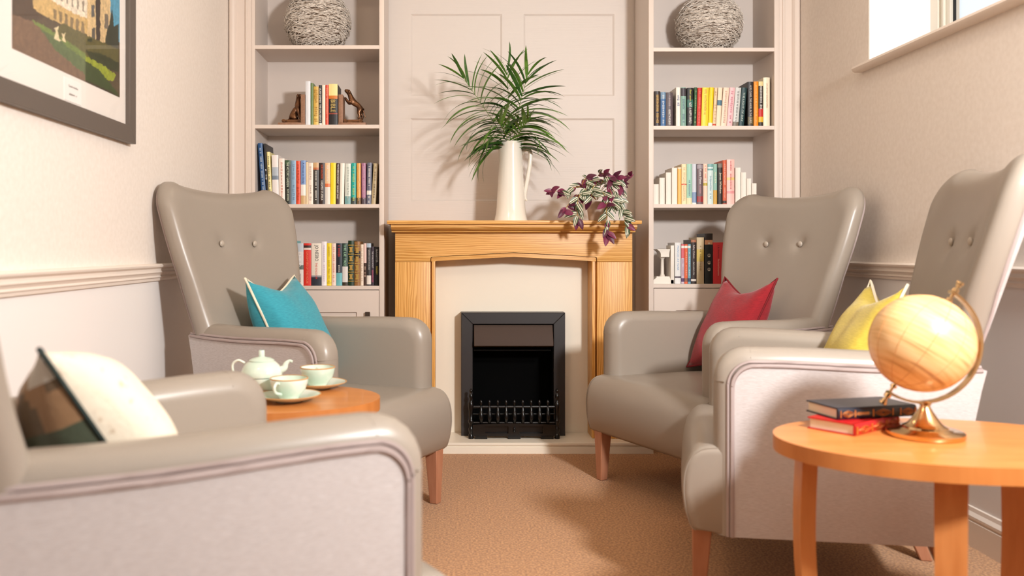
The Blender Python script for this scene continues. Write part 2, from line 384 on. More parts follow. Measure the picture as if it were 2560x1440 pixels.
bm = bmesh.new(); oy = 4.302-4.3
FX0, FX1, FZ1 = -.253, .257, .657
addbox(bm, -.42, FX0+.03, oy, oy+.02, .0525, 1.0); addbox(bm, FX1-.03, .42, oy, oy+.02, .0525, 1.0); addbox(bm, FX0+.03, FX1-.03, oy, oy+.02, FZ1-.03, 1.0)
bmo('back_panel', bm, CREAM, fs)
he = tag(empty('hearth', (CXF, 4.25, 0)), 'low cream hearth slab on the carpet in front of the fireplace', 'hearth')
prism('slab', [(4.07-4.25, .0), (4.07-4.25, .030), (4.075-4.25, .032), (4.075-4.25, .036), (4.068-4.25, .040), (4.068-4.25, .050), (4.072-4.25, .052), (YP-.002-4.25, .052), (YP-.002-4.25, 0)], 'x', -.67, .655, CREAM, he)

# electric fire
fi = tag(empty('electric_fire', (CXF+.002, 4.22, .0525)), 'black inset electric fire with decorative bar fret, standing on the cream hearth', 'fire')
W2, H = .255, .604; fw = .056
def mitre(pts): prism('frame', pts, 'y', -.002, .082, BLACK, fi, bev=.002, seg=1)
mitre([(-W2, 0), (-W2, H), (-W2+fw, H-fw), (-W2+fw, 0)]); mitre([(W2, 0), (W2-fw, 0), (W2-fw, H-fw), (W2, H)])
mitre([(-W2+.0005, H+.0003), (W2-.0005, H+.0003), (W2-fw-.0005, H-fw+.0003), (-W2+fw+.0005, H-fw+.0003)])
iw = W2-fw
bm = bmesh.new(); addbox(bm, -iw, -iw+.004, .01, .20, 0, H-fw); addbox(bm, iw-.004, iw, .01, .20, 0, H-fw); addbox(bm, -iw, iw, .20, .204, 0, H-fw); addbox(bm, -iw, iw, .01, .2, H-fw-.004, H-fw); addbox(bm, -iw, iw, .01, .2, 0, .004)
bmo('firebox', bm, SOOT, fi)
prism('hood', [(.012, H-fw-.006), (-.030, H-.156), (-.030, H-.160), (.0, H-.168), (.03, H-.168), (.03, H-fw-.006)], 'x', -iw+.006, iw-.004, HOOD, fi, bev=.002, seg=1)
tube('hood_rod', [(-iw+.006, -.004, H-.184), (iw-.014, -.004, H-.184)], .0035, GLOSSB, fi)
fr_ = empty('fret'); fr_.parent = fi; fr_.location = (0, -.055, 0)
FB = [-.145+.0403*k-.014 for k in range(9)]
for x in FB:
    bm = bmesh.new(); P_ = [(x, 0, .075), (x, -.012, .088), (x, -.018, .105), (x, -.012, .130), (x, -.006, .148), (x, -.004, .158)]
    addtube(bm, spline(P_, 4), [.0085 if k < 6 else .0105 if k < 12 else .008 if k < 17 else .0055 for k in range(21)], 8)
    addlathe(bm, [(0, .0), (.0045, .002), (.005, .006), (.0075, .014), (.007, .020), (.0035, .027), (0, .030)], 10, (x, -.004, .158)); bmo('bar', bm, GLOSSB, fr_, True, 60)
bm = bmesh.new(); addtube(bm, [(-.205, 0, .152), (.205, 0, .152)], .008, 8); addtube(bm, [(-.205, 0, .075), (.205, 0, .075)], .007, 8); addtube(bm, [(-.205, .01, .115), (.205, .01, .115)], .003, 6)
bmo('rail', bm, GLOSSB, fr_, True, 60)
bm = bmesh.new()
n = 24; up_ = [(-.2+.4*i/n, .068+.006*math.cos(PI*(i/n-.5))) for i in range(n+1)]; lo_ = [(-.2+.4*i/n, .026-.003*math.cos(PI*(i/n-.5)*1)) for i in range(n+1)][::-1]
addprism(bm, [(-.2, .012), (.2, .012), (.2, .026), (-.2, .026)], 'y', -.012, .004); addprism(bm, up_+[(.2, .060), (-.2, .060)], 'y', -.012, .004)
for a, b in ((-.2, -.14), (-.028, .024), (.138, .2)): addbox(bm, a, b, -.012, .004, .026, .060)
addbox(bm, -.2, .2, .003, .006, .012, .07)
for a, b in ((-.19, -.13), (-.03, .03), (.13, .19)): addbox(bm, a, b, -.016, -.004, -.0005, .013)
bmo('fret_plate', bm, GLOSSB, fr_, True, 35)
bm = bmesh.new(); addlathe(bm, [(0, 0), (.006, .003), (.006, .008), (.003, .012), (.007, .02), (0, .028)], 10, (0, -.014, .03)); bmo('knob', bm, GLOSSB, fr_, True)
for s in (-1, 1):
    lathe('post', [(0, 0), (.013, 0), (.013, .02), (.009, .024), (.012, .040), (.012, .05), (.008, .055), (.009, .07), (.013, .08), (.013, .088), (.009, .092), (.010, .13), (.013, .155), (.013, .172), (.008, .178), (.006, .19), (.010, .198), (.011, .205), (.007, .214), (.004, .220), (.008, .227), (.008, .234), (0, .242)], GLOSSB, fr_, 14, (s*.2085, -.004, 0))
# ================================================================== ARMCHAIRS (local: facing -y, origin on the floor)
AW, AWB, AF = .358, .282, -.300
def sx_(y): return AW+(AWB-AW)*max(0, min(1.1, (y-AF)/.61))
def arm_profile(ins=0.0, yb=.27, z0=.195, long=False):
    # front edge up, round the corner, along the dipping top towards the back
    P = [(AF+ins, z0+ins*.0), (AF+ins, .40), (AF+ins, .585)]
    r = .085-ins*.55; cy, cz = AF+ins+r, .703-ins-r
    P[2] = (AF+ins, cz-.01)
    P += [(cy-r*math.cos(a), cz+r*math.sin(a)) for a in [R(k) for k in (0, 15, 30, 45, 60, 75, 90)]]
    P += [(-.12, .703-ins), (-.04, .701-ins), (.04, .698-ins), (.12, .696-ins), (.19, .696-ins), (yb, .698-ins)]+([(.31, .696-ins), (.335, .690-ins*1.1), (.352, .674-ins*1.2), (.36, .655-ins*1.2)] if long else [])
    return P
def make_chair():
    t = empty('armchair')
    # --- seat: T shaped cushion block
    def seat_prof(i):
        return [(-.270, .200), (-.352+i, .200+i*.4), (-.364+i, .212), (-.377+i, .255), (-.383+i, .305), (-.381+i, .350), (-.372+i, .385-i*.4), (-.357+i*.8, .410-i*.7), (-.336+i*.5, .426-i*.9), (-.308, .433-i), (-.270, .434-i)]
    bm = bmesh.new(); G_ = []
    for k in range(41):
        u = k/40; x = -.350+.700*(.5-.5*math.cos(PI*u)); e_ = .350-abs(x); i = .022-math.sqrt(max(0, .022**2-max(0, .022-e_)**2))
        cr_ = .008*(1-(x/.35)**2); G_.append([bm.verts.new((x, y-cr_*.7*(z > .22), z+(cr_ if z > .42 else 0))) for y, z in seat_prof(i)])
    for A_, B_ in zip(G_, G_[1:]):
        n = len(A_)
        for q in range(n): bm.faces.new((A_[q], B_[q], B_[(q+1) % n], A_[(q+1) % n]))
    bm.faces.new(G_[0]); bm.faces.new(G_[-1][::-1])
    nx, ny = 14, 12; T_ = [[bm.verts.new((-.262+.524*i/nx, -.300+.588*j/ny, .4345+.008*(1-((-.262+.524*i/nx)/.35)**2)-(.003 if j == 0 else 0)+.018*(1-(2*i/nx-1)**2)*math.sin(PI*max(0, j-1)/(ny-1)))) for j in range(ny+1)] for i in range(nx+1)]
    for row_ in T_:
        for v in row_: v.co.x *= 1-.25*max(0, (v.co.y+.27)/.56)
    for i in range(nx):
        for j in range(ny): bm.faces.new((T_[i][j], T_[i+1][j], T_[i+1][j+1], T_[i][j+1]))
    Bq = [bm.verts.new((v.co.x, v.co.y, .200)) for v in (T_[0][0], T_[-1][0], T_[-1][-1], T_[0][-1])]
    bm.faces.new(Bq[::-1]); bm.faces.new([T_[0][j] for j in range(ny+1)]+[Bq[3], Bq[0]]); bm.faces.new([T_[-1][j] for j in range(ny, -1, -1)]+[Bq[1], Bq[2]])
    bm.faces.new([T_[i][-1] for i in range(nx+1)]+[Bq[2], Bq[3]]); bm.faces.new([T_[i][0] for i in range(nx, -1, -1)]+[Bq[0], Bq[1]])
    seat = bmo('seat', bm, LEATHER, t, True, 60)
    for s in (-1, 1):
        tube('seam', spline([(s*.3425, y, z) for y, z in seat_prof(.0055)[1:]], 3), .0020, LEATHER, seat, 5)
    # --- arms
    for s in (-1, 1):
        th = .102; NX = 16; cols_ = []
        for k in range(NX+1):
            u = k/NX; xx = th*(.5-.5*math.cos(PI*u)); e_ = min(xx, th-xx); r_ = .042
            ins = r_-math.sqrt(max(0, r_*r_-max(0, r_-e_)**2))
            pr = arm_profile(ins, long=True); pr = [(pr[0][0], .195)]+pr[1:]
            fine = [pr[0], pr[1], pr[2]]+pr[3:]+[(.345, .60), (.29, .195)]
            cols_.append([(xx, y, z) for y, z in fine])
        bm = bmesh.new(); G_ = [[bm.verts.new((s*(sx_(y)-x), y, z)) for x, y, z in c_] for c_ in cols_]
        for A_, B_ in zip(G_, G_[1:]):
            for q in range(len(A_)-1): bm.faces.new((A_[q], B_[q], B_[q+1], A_[q+1]))
        bm.faces.new(G_[0]); bm.faces.new(G_[-1][::-1]); bm.faces.new([c_[0] for c_ in G_]); bm.faces.new([c_[-1] for c_ in G_]+[]) if False else None
        for A_, B_ in zip(G_, G_[1:]): bm.faces.new((A_[0], A_[-1], B_[-1], B_[0]))
        arm = bmo('armrest', bm, LEATHER, t, True, 60)
        # woven outer panel, runs back under the raked backrest
        I = arm_profile(.047, .30)
        out = [(y, z) for y, z in I]+[(.375, .655), (.362, .60), (.315, .36), (.300, .195)]
        bm = bmesh.new(); addprism(bm, out, 'x', -.0045, .03)
        for v in bm.verts: v.co.x = s*(sx_(v.co.y)-v.co.x)
        sp_ = bmo('side_panel', bm, FABRIC, arm)
        line = spline([(s*(sx_(y)+.004), y, z) for y, z in I]+[(s*(sx_(.36)+.003), .365, .655)], 3)
        tube('piping', line, .0062, PIPE, arm, 6)
        line2 = spline([(s*(sx_(y)+.0005), y, z) for y, z in arm_profile(.0365, .30)]+[(s*(sx_(.36)+.001), .362, .664)], 3)
        tube('welt', line2, .0045, PIPE, arm, 6)
        for (y0, z0, ny, nz) in ((-.205, .703, 0, 1), (AF, .612, -1, 0)):
            pts = []
            for k in range(9):
                u = k/8; x = .003+u*.096; e2 = min(x, .102-x); d = .042-math.sqrt(max(0, .042**2-max(0, .042-e2)**2))
                pts.append((s*(sx_(y0)-x), y0-ny*d+(.0009 if ny else 0), z0-nz*d-(.0009 if nz else 0)))
            tube('seam', pts, .0016, LEATHER, arm, 5)
    # --- backrest
    ZB, ZT = .36, 1.225
    def halfw(z):
        k = max(0, min(1, (z-.60)/.52)); k = k*k*(3-2*k); return .283+.071*k-(.05 if z < .42 else 0)*((.42-z)/.06)
    out = []
    for z in [ZB+(1.08-ZB)*i/13 for i in range(14)]: out.append((halfw(z), z))
    r = .095; cxr, czr = .356-r, ZT-.005-r
    for a in range(0, 91, 10): out.append((cxr+r*math.cos(R(a)), czr+r*math.sin(R(a))))
    for x in (.24, .20, .15, .10, .05): out.append((x, ZT-.005-.028*(1-(x/.28)**2)))
    full = out+[(0, ZT-.033)]+[(-x, z) for x, z in out[::-1]]
    for x in (-.15, -.05, .05, .15): full.append((x, ZB))
    yf = lambda z: .205+.300*(z-.40)-.012*math.exp(-((z-.60)/.12)**2)
    def wing(x, z): return .046*min(1, abs(x)/.36)**3*max(0, min(1, (z-.55)/.3))
    rim = [0]+[i/26 for i in range(1, 23)]+[.875, .905, .93, .953, .972, .987, .996, 1.0]
    cx0, cz0 = 0, .85; N = len(full)
    def ringpts(s, dy): return [((x-cx0)*s+cx0, yf((z-cz0)*s+cz0)-wing(x*s, (z-cz0)*s+cz0)+dy, (z-cz0)*s+cz0) for x, z in full]
    bm = bmesh.new(); prev = None; c = bm.verts.new((0, yf(cz0), cz0))
    def dim(x, y, z):
        for b_ in (-.093, .093):
            q = ((x-b_)**2+(z-.99)**2); y += .013*math.exp(-q/.0007)+.004*math.exp(-q/.004)
        return (x, y, z)
    last = None
    for s in rim[1:]:
        q = max(0, (s-.85)/.15); dy = .050*(1-math.sqrt(max(0, 1-q*q)))
        ring = [bm.verts.new(dim(*p)) for p in ringpts(s, dy)]
        for i in range(N):
            j = (i+1) % N
            if last is None: bm.faces.new((c, ring[i], ring[j]))
            else: bm.faces.new((last[i], ring[i], ring[j], last[j]))
        last = ring
    P2 = ringpts(1.0, .066); ring = [bm.verts.new(p) for p in P2]
    for i in range(N): bm.faces.new((last[i], ring[i], ring[(i+1) % N], last[(i+1) % N]))
    P3 = ringpts(.97, .074); r3 = [bm.verts.new(p) for p in P3]
    for i in range(N): bm.faces.new((ring[i], r3[i], r3[(i+1) % N], ring[(i+1) % N]))
    bm.faces.new(r3)
    back = bmo('backrest', bm, LEATHER, t, True, 70)
    def fabric_side(x, y, z, d): return (x, y+d, z)
    bm = bmesh.new(); a = [bm.verts.new((x*.985, y, .85+(z-.85)*.985)) for x, y, z in ringpts(1.0, .062)]
    rear = [(x*.88, .086+yf(z)-wing(x, z)*.6, .85+(z-.85)*.95) for x, z in full]
    rear = [(x, y, z) for x, y, z in rear]; b = [bm.verts.new(p) for p in rear]
    for i in range(N): bm.faces.new((a[i], b[i], b[(i+1) % N], a[(i+1) % N]))
    bm.faces.new(b); bmo('back_panel', bm, FABRIC, t)
    tube('piping', [(x*.966, y, .85+(z-.85)*.966) for x, y, z in ringpts(1.0, .078)], .0055, PIPE, back, 6, closed=True)
    for bx in (-.093, .093):
        bm = bmesh.new(); bmesh.ops.create_uvsphere(bm, u_segments=14, v_segments=8, radius=.0125)
        for v in bm.verts: v.co = Vector((v.co.x+bx, v.co.y*.5+yf(.99)+.006, v.co.z+.99))
        bmo('button', bm, mat('taupe_button', (176, 164, 150), .3), t, True)
    # --- legs
    for s in (-1, 1):
        bm = bmesh.new()
        def leg(x0, y0, x1, y1, a0, a1):
            T = [bm.verts.new((x0+i*a0, y0+j*a0, .205)) for i, j in ((-1, -1), (1, -1), (1, 1), (-1, 1))]
            B_ = [bm.verts.new((x1+i*a1, y1+j*a1, 0)) for i, j in ((-1, -1), (1, -1), (1, 1), (-1, 1))]
            bm.faces.new(T); bm.faces.new(B_[::-1])
            for k in range(4): bm.faces.new((T[k], B_[k], B_[(k+1) % 4], T[(k+1) % 4]))
            bevel(bm, .003, 1)
        leg(s*.290, -.330, s*.286, -.338, .027, .0165); bmo('leg', bm, LEGW, t)
        bm = bmesh.new(); leg(s*.215, .265, s*.20, .345, .026, .017); bmo('leg', bm, LEGW, t)
    return t
chair = make_chair()
POSE = [((-.490, 3.195, 0), 1.068, 'grey leather wing armchair with teal cushion, back left beside the fireplace'),
        ((1.066, 3.50, 0), -1.132, 'grey leather wing armchair with red cushion, back right beside the fireplace'),
        ((1.098, 2.585, 0), -1.845, 'grey leather wing armchair with yellow cushion, behind the table with the globe'),
        ((-.482, 1.513, 0), 2.201, 'grey leather wing armchair nearest the camera at left, fabric side towards us')]
for i, (loc, rz, lab) in enumerate(POSE):
    o = chair if i == 0 else dup(chair)
    o.location = loc; o.rotation_euler = (0, 0, rz); tag(o, lab, 'armchair', 'grey leather armchairs')

# ================================================================== CUSHIONS
def cushion(corners, thick, m, pipe, label, m2=None, pinch=.045, n=22, seed=1, sag=0.0, crease=.006):
    """corners TL TR BR BL in world, outward face = right-hand side of TL->TR x TL->BL ; origin at the middle of the lower edge"""
    TL, TR, BR, BL = [Vector(c) for c in corners]; org = (BL+BR)/2; org.z = min(BL.z, BR.z)
    nrm = (TR-TL).cross(BL-TL).normalized(); rnd = random.Random(seed)
    def surf(u, v):
        p = TL.lerp(TR, u).lerp(BL.lerp(BR, u), v); ctr = (TL+TR+BR+BL)/4
        eu, ev = abs(2*u-1), abs(2*v-1)
        k = pinch*((1-eu**2)*ev**6+(1-ev**2)*eu**6)
        d = (ctr-p); p = p+d.normalized()*k if d.length > 1e-6 else p
        p = p+Vector((0, 0, -sag*(1-eu**2)*(1-v)**2))
        return p-org
    def T(u, v):
        eu, ev = abs(2*u-1), abs(2*v-1); return thick*.5*((1-eu**2.4)*(1-ev**2.4))**.5
    me_v, me_f = [], []; idx = {}
    for side in (1, -1):
        for i in range(n+1):
            for j in range(n+1):
                if side == -1 and (i in (0, n) or j in (0, n)): idx[(side, i, j)] = idx[(1, i, j)]; continue
                u, v = i/n, j/n; p = surf(u, v)
                w_ = noise.noise(Vector((u*5+seed, v*5, side*3)))*crease
                p = p+nrm*side*(T(u, v)+(w_ if T(u, v) > 0 else 0)); idx[(side, i, j)] = len(me_v); me_v.append(p)
        for i in range(n):
            for j in range(n):
                q = [idx[(side, i, j)], idx[(side, i+1, j)], idx[(side, i+1, j+1)], idx[(side, i, j+1)]]
                me_f.append(q if side == 1 else q[::-1])
    me = bpy.data.meshes.new('cushion'); me.from_pydata(me_v, [], me_f)
    o = link('cushion', me, [m, m2 or m], None, True); o.location = org
    for k, p in enumerate(me.polygons): p.material_index = 0 if k < n*n else 1
    if pipe:
        per = [surf(i/n, 0) for i in range(n)]+[surf(1, j/n) for j in range(n)]+[surf(1-i/n, 1) for i in range(n)]+[surf(0, 1-j/n) for j in range(n)]
        tube('piping', per, pipe[1], pipe[0], o, 6, closed=True)
    return tag(o, label, 'cushion')
def cloth(name, c, c2=None, rough=.9):
    return mat(name, c, rough, var=(c2 or tuple(x*.9 for x in c), (60, 60, 400), 'noise', .3, .7), bump=[('noise', (120, 120, 900), .4, .0015), ('noise', (9, 9, 9), .25, .01)], sheen=.2)
TEAL = cloth('teal_cloth', (58, 160, 176), (46, 140, 158)); RED = cloth('red_cloth', (160, 24, 34), (134, 16, 28)); YEL = cloth('yellow_cloth', (208, 184, 72), (186, 162, 56))
IVP = mat('ivory_piping', (236, 224, 200), .8)
cushion([(-.747, 3.135, .862), (-.635, 3.50, .862), (-.440, 3.475, .445), (-.585, 3.085, .45)], .19, TEAL, (IVP, .0048), 'teal blue cushion with ivory piping propped in the back left armchair', seed=2, pinch=.035, sag=.035)
cushion([(1.215, 3.80, .845), (1.315, 3.455, .850), (1.165, 3.385, .455), (1.02, 3.70, .462)][::-1][2:]+[(1.215, 3.80, .845), (1.315, 3.455, .850), (1.165, 3.385, .455), (1.02, 3.70, .462)][::-1][:2], .14, RED, (mat('red_piping', (120, 14, 24), .8), .0045), 'dark red cushion with matching piping propped in the back right armchair', seed=5, pinch=.04, sag=.045)
cushion([(1.385, 2.83, .865), (1.330, 2.50, .865), (1.13, 2.46, .45), (1.165, 2.80, .455)], .15, YEL, (IVP, .0048), 'mustard yellow cushion with ivory piping behind the globe, in the right-hand armchair', seed=8, pinch=.04, sag=.05)
# patchwork cushion: printed dark patches on the face towards the back, speckled ivory cloth on the other
IVORY = mat('speckled_ivory_cloth', (236, 222, 200), .95, var=((196, 168, 138), (70, 70, 70), 'noise', .62, .74), bump=('noise', (90, 90, 90), .5, .003))
pc = cushion([(-.73, 1.58, .775), (-.598, 1.250, .825), (-.405, 1.385, .445), (-.62, 1.72, .45)], .21, IVORY, (mat('dark_green_piping', (34, 48, 44), .7), .0042), 'patchwork cushion of dark satin and ivory cloth in the nearest left armchair', vcol_mat('patchwork_satin', .35, bump=('noise', (60, 60, 60), .4, .004)), seed=11, pinch=.03, n=30)
n_ = 30; cs = []
for k, p in enumerate(pc.data.polygons):
    i, j = (k % (n_*n_))//n_, k % n_; u, v = i/n_, j/n_
    q = noise.noise(Vector((u*7, v*7, 2.0)))
    if v < .10: c = (208, 200, 190) if u > .85 else (160, 126, 92)
    elif u > .55 and v > .48: c = (160, 186, 184) if q > -.1 else (190, 206, 202)
    elif u > .62 and .26 < v <= .48: c = (60, 104, 92) if v > .40 else (84, 90, 74)
    else: c = (160, 124, 92) if q > .05 else (112, 92, 72)
    cs.append(s2l(c))
paint(pc.data, cs)

# ================================================================== OVAL SIDE TABLES
def make_table(legs):
    t = empty('side_table'); a, b, zt = .372, .248, .55
    N = 72; pts = [(a*math.cos(2*PI*i/N)*(abs(math.cos(2*PI*i/N))**-.06 if abs(math.cos(2*PI*i/N)) > 1e-3 else 1), b*math.sin(2*PI*i/N)) for i in range(N)]
    bm = bmesh.new(); A, B, fa, fb_ = addprism(bm, pts, 'z', zt-.034, zt); bevel(bm, .004, 3, edges=list(fa.edges)+list(fb_.edges))
    for f in bm.faces: f.material_index = 0 if abs(f.normal.z) > .7 else 1
    bmo('tabletop', bm, [BEECH, BEECHD], t, True, 40)
    for lx_, ly_, dx_, dy_ in legs:
        if True:
            c = Vector((lx_, ly_)); bm = bmesh.new(); rings = []
            d = Vector((dx_, dy_)).normalized(); pn = Vector((-d.y, d.x))
            for k in range(13):
                f = k/12; z = (zt-.034)*(1-f); bow = .018*math.sin(PI*f)-.03*f
                wd = .030-.004*f; dp = .0165
                ctr = c+d*(bow)
                rings.append([bm.verts.new((ctr.x+pn.x*wd*i+d.x*dp*j, ctr.y+pn.y*wd*i+d.y*dp*j, z)) for i, j in ((-1, -1), (1, -1), (1, 1), (-1, 1))])
            for r0, r1 in zip(rings, rings[1:]):
                for q in range(4): bm.faces.new((r0[q], r1[q], r1[(q+1) % 4], r0[(q+1) % 4]))
            bm.faces.new(rings[0]); bm.faces.new(rings[-1][::-1])
            bmesh.ops.bevel(bm, geom=[e for e in bm.edges if abs(e.verts[0].co.z-e.verts[1].co.z) > .02], offset=.004, segments=2, affect='EDGES')
            bmo('leg', bm, LEGB, t, True, 40)
    return t
LEGB = mat('orange_beech_leg', (206, 136, 78), .38, coat=.15, var=((190, 118, 62), (40, 40, 6), 'noise', .3, .7))
tb = make_table([(x, y, x, y*1.3) for x, y in ((-.26, 0.09), (-.10, -.15), (.26, -.09), (.12, .15))]); tb.location = (-.570, 2.43, 0); tag(tb, 'oval beech side table with the tea set, between the two left armchairs', 'side table', 'oval beech side tables')
t2 = make_table([(-.300, .015, -1, 0), (-.068, -.155, -.5, -1), (.20, .12, .8, .6), (.27, -.10, 1, -.5)]); t2.location = (1.100, 1.89, 0); t2.rotation_euler = (0, 0, R(-6)); tag(t2, 'oval beech side table in front at right, carrying the globe and two books', 'side table', 'oval beech side tables')
# ================================================================== TEA THINGS on the left table (top z .55)
def saucer(loc, lab):
    o = lathe('saucer', [(0, .003), (.030, .003), (.032, .0), (.036, .0), (.040, .004), (.066, .011), (.086, .019), (.0875, .0205), (.0865, .0215), (.064, .0145), (.042, .0085), (.030, .0075), (0, .0075)], MINT, None, 48); o.location = loc
    lathe('glazed_rim', [(.0835, .0190), (.0875, .0203), (.0878, .0212), (.0868, .0220), (.0835, .0206)], RIMB, o, 48)
    return tag(o, lab, 'saucer', 'saucers of the tea set')
def cup(loc, rz, lab):
    o = lathe('teacup', [(0, .004), (.020, .004), (.022, 0), (.026, 0), (.027, .004), (.034, .012), (.044, .024), (.050, .040), (.0525, .056), (.0515, .0575), (.049, .056), (.0465, .040), (.040, .024), (.030, .013), (0, .009)], MINT, None, 48); o.location = loc; o.rotation_euler = (0, 0, rz)
    lathe('glazed_rim', [(.0522, .0545), (.0530, .0562), (.0518, .0582), (.0492, .0570)], RIMB, o, 48)
    P = spline([(.046, 0, .046), (.062, 0, .050), (.072, 0, .040), (.066, 0, .026), (.040, 0, .018)], 6)
    tube('handle', P, .0042, MINT, o, 8)
    return tag(o, lab, 'cup', 'teacups of the tea set')
saucer((-.4425, 2.365, .55), 'mint saucer with brown rim under the nearer teacup'); cup((-.4425, 2.365, .5582), R(-112), 'mint teacup with brown rim nearest the camera on the left table')
saucer((-.398, 2.585, .55), 'mint saucer with brown rim under the farther teacup, near the table edge'); cup((-.398, 2.585, .5582), R(100), 'mint teacup with brown rim at the far side of the left table')
tp = empty('teapot', (-.537, 2.452, .55)); tag(tp, 'pale mint tea-for-one pot stacked on its own cup, on the left table', 'teapot')
lathe('cup', [(0, .004), (.020, .004), (.022, 0), (.026, 0), (.027, .005), (.034, .010), (.047, .026), (.054, .044), (.0555, .056), (.050, .056), (.048, .044), (.03, .016), (0, .012)], MINT, tp, 40)
lathe('pot_body', [(0, .052), (.045, .052), (.050, .0565), (.0575, .058), (.0595, .064), (.057, .074), (.050, .088), (.040, .098), (.034, .101), (0, .101)], MINT, tp, 40)
lathe('lid', [(.036, .1005), (.036, .1035), (.026, .109), (.010, .1125), (.0085, .113), (.0085, .129), (.0075, .131), (0, .131)], MINT, tp, 32)
tube('spout', spline([(.048, 0, .072), (.064, 0, .080), (.070, 0, .093), (.079, 0, .1005), (.088, 0, .098)], 6), [.0125-.0085*min(1, i/18) for i in range(25)], MINT, tp, 10)
tube('handle', spline([(-.048, 0, .094), (-.066, 0, .102), (-.082, 0, .092), (-.081, 0, .070), (-.068, 0, .056), (-.057, 0, .062)], 6), .0052, MINT, tp, 8, flat=.7)
tube('handle', spline([(-.045, 0, .048), (-.060, 0, .052), (-.068, 0, .042), (-.063, 0, .026), (-.040, 0, .018)], 6), .0042, MINT, tp, 8)

# ================================================================== GLOBE on the right table
gl = empty('desk_globe', (1.066, 1.93, .55)); tag(gl, 'small desk globe of pale golden wood tones on a brass stand', 'globe')
lathe('base', [(0, 0), (.077, 0), (.080, .003), (.080, .011), (.077, .0135), (.056, .0145), (.054, .017), (.047, .019), (.046, .023), (.040, .0255), (.034, .030), (.024, .044), (.015, .058), (.011, .066), (.010, .069), (.013, .071), (.013, .075), (.008, .078), (0, .078)], BRASS, gl, 48)
gc = Vector((-.008, 0, .2085)); ax = Vector((math.sin(R(33)), 0, math.cos(R(33)))); rr = .1325
px_ = Vector((ax.z, 0, -ax.x))
arc = [gc+ax*rr*math.cos(R(a))+px_*rr*math.sin(R(a)) for a in range(-4, 185, 6)]
bm = bmesh.new(); V = []
for p in arc:
    n1 = (p-gc).normalized(); V.append([bm.verts.new(p+n1*i*.0028+Vector((0, j*.0075, 0))) for i, j in ((-1, -1), (1, -1), (1, 1), (-1, 1))])
for a, b in zip(V, V[1:]):
    for q in range(4): bm.faces.new((a[q], b[q], b[(q+1) % 4], a[(q+1) % 4]))
bm.faces.new(V[0]); bm.faces.new(V[-1][::-1]); bmo('meridian_arm', bm, BRASS, gl, True, 30)
for s in (1, -1):
    c = gc+ax*s*.106; bm = bmesh.new(); addtube(bm, [c, gc+ax*s*.158], .0035, 10)
    for d, r_, l in ((.112, .007, .006), (.136, .0075, .008), (.150, .006, .004), (.156, .0085, .006)): addtube(bm, [gc+ax*s*d, gc+ax*s*(d+l)], r_, 12)
    bmo('axis_pin', bm, BRASS, gl, True, 40)
GB = bpy.data.materials.new('golden_globe_print'); GB.use_nodes = True; nt = GB.node_tree; b_ = nt.nodes['Principled BSDF']; b_.inputs['Roughness'].default_value = .32
tc = nt.nodes.new('ShaderNodeTexCoord'); mp_ = nt.nodes.new('ShaderNodeMapping'); mp_.inputs['Scale'].default_value = (9, 9, 150); nz = nt.nodes.new('ShaderNodeTexNoise'); nz.inputs['Scale'].default_value = 1; nz.inputs['Detail'].default_value = 5
rp = nt.nodes.new('ShaderNodeValToRGB'); cr = rp.color_ramp; cr.elements[0].position = .30; cr.elements[0].color = (*s2l((180, 130, 82)), 1); cr.elements[1].position = .62; cr.elements[1].color = (*s2l((234, 194, 140)), 1); e = cr.elements.new(.45); e.color = (*s2l((224, 178, 120)), 1)
nt.links.new(tc.outputs['Object'], mp_.inputs[0]); nt.links.new(mp_.outputs[0], nz.inputs['Vector']); nt.links.new(nz.outputs['Fac'], rp.inputs[0]); nt.links.new(rp.outputs[0], b_.inputs['Base Color'])
bm = bmesh.new(); bmesh.ops.create_uvsphere(bm, u_segments=48, v_segments=32, radius=.1085); ball = bmo('ball', bm, GB, gl, True); ball.location = gc; ball.rotation_euler = (0, R(33), 0)
bm = bmesh.new()
for k in range(6): addtube(bm, [Vector((.1087*math.sin(t)*math.cos(k*PI/6+.2), .1087*math.sin(t)*math.sin(k*PI/6+.2), .1087*math.cos(t))) for t in [2*PI*i/48 for i in range(48)]], .0006, 4, closed=True)
bmo('meridian_line', bm, mat('globe_line', (206, 150, 96), .4), ball)

# ================================================================== FRAMED PRINT on the left wall
pic = empty('framed_picture', (LX+.0005, 2.43, 1.70)); tag(pic, 'large framed garden photograph with white mount on the left wall', 'picture')
def pb(n, y0, y1, z0, z1, x0, x1, m, bev=0): return box(n, x0, x1, y0-2.43, y1-2.43, z0-1.70, z1-1.70, m, pic, bev)
iy0, iy1, iz0, iz1 = 2.012, 2.842, 1.377, 2.05; fwd = .055
for pts in ([(iy0-fwd, iz0-fwd), (iy1+fwd, iz0-fwd), (iy1, iz0), (iy0, iz0)], [(iy1+fwd, iz0-fwd), (iy1+fwd, iz1+fwd), (iy1, iz1), (iy1, iz0)], [(iy1+fwd, iz1+fwd), (iy0-fwd, iz1+fwd), (iy0, iz1), (iy1, iz1)], [(iy0-fwd, iz1+fwd), (iy0-fwd, iz0-fwd), (iy0, iz0), (iy0, iz1)]):
    prism('frame', [(a-2.43, b-1.70) for a, b in pts], 'x', 0.004, .027, FRAME, pic, bev=.001, seg=1)
pb('mount', iy0, iy1, iz0, iz1, .006, .012, MATB)
pb('backing', iy0-.03, iy1+.03, iz0-.03, iz1+.03, 0, .0055, mat('kraft_backing', (150, 112, 78), .8))
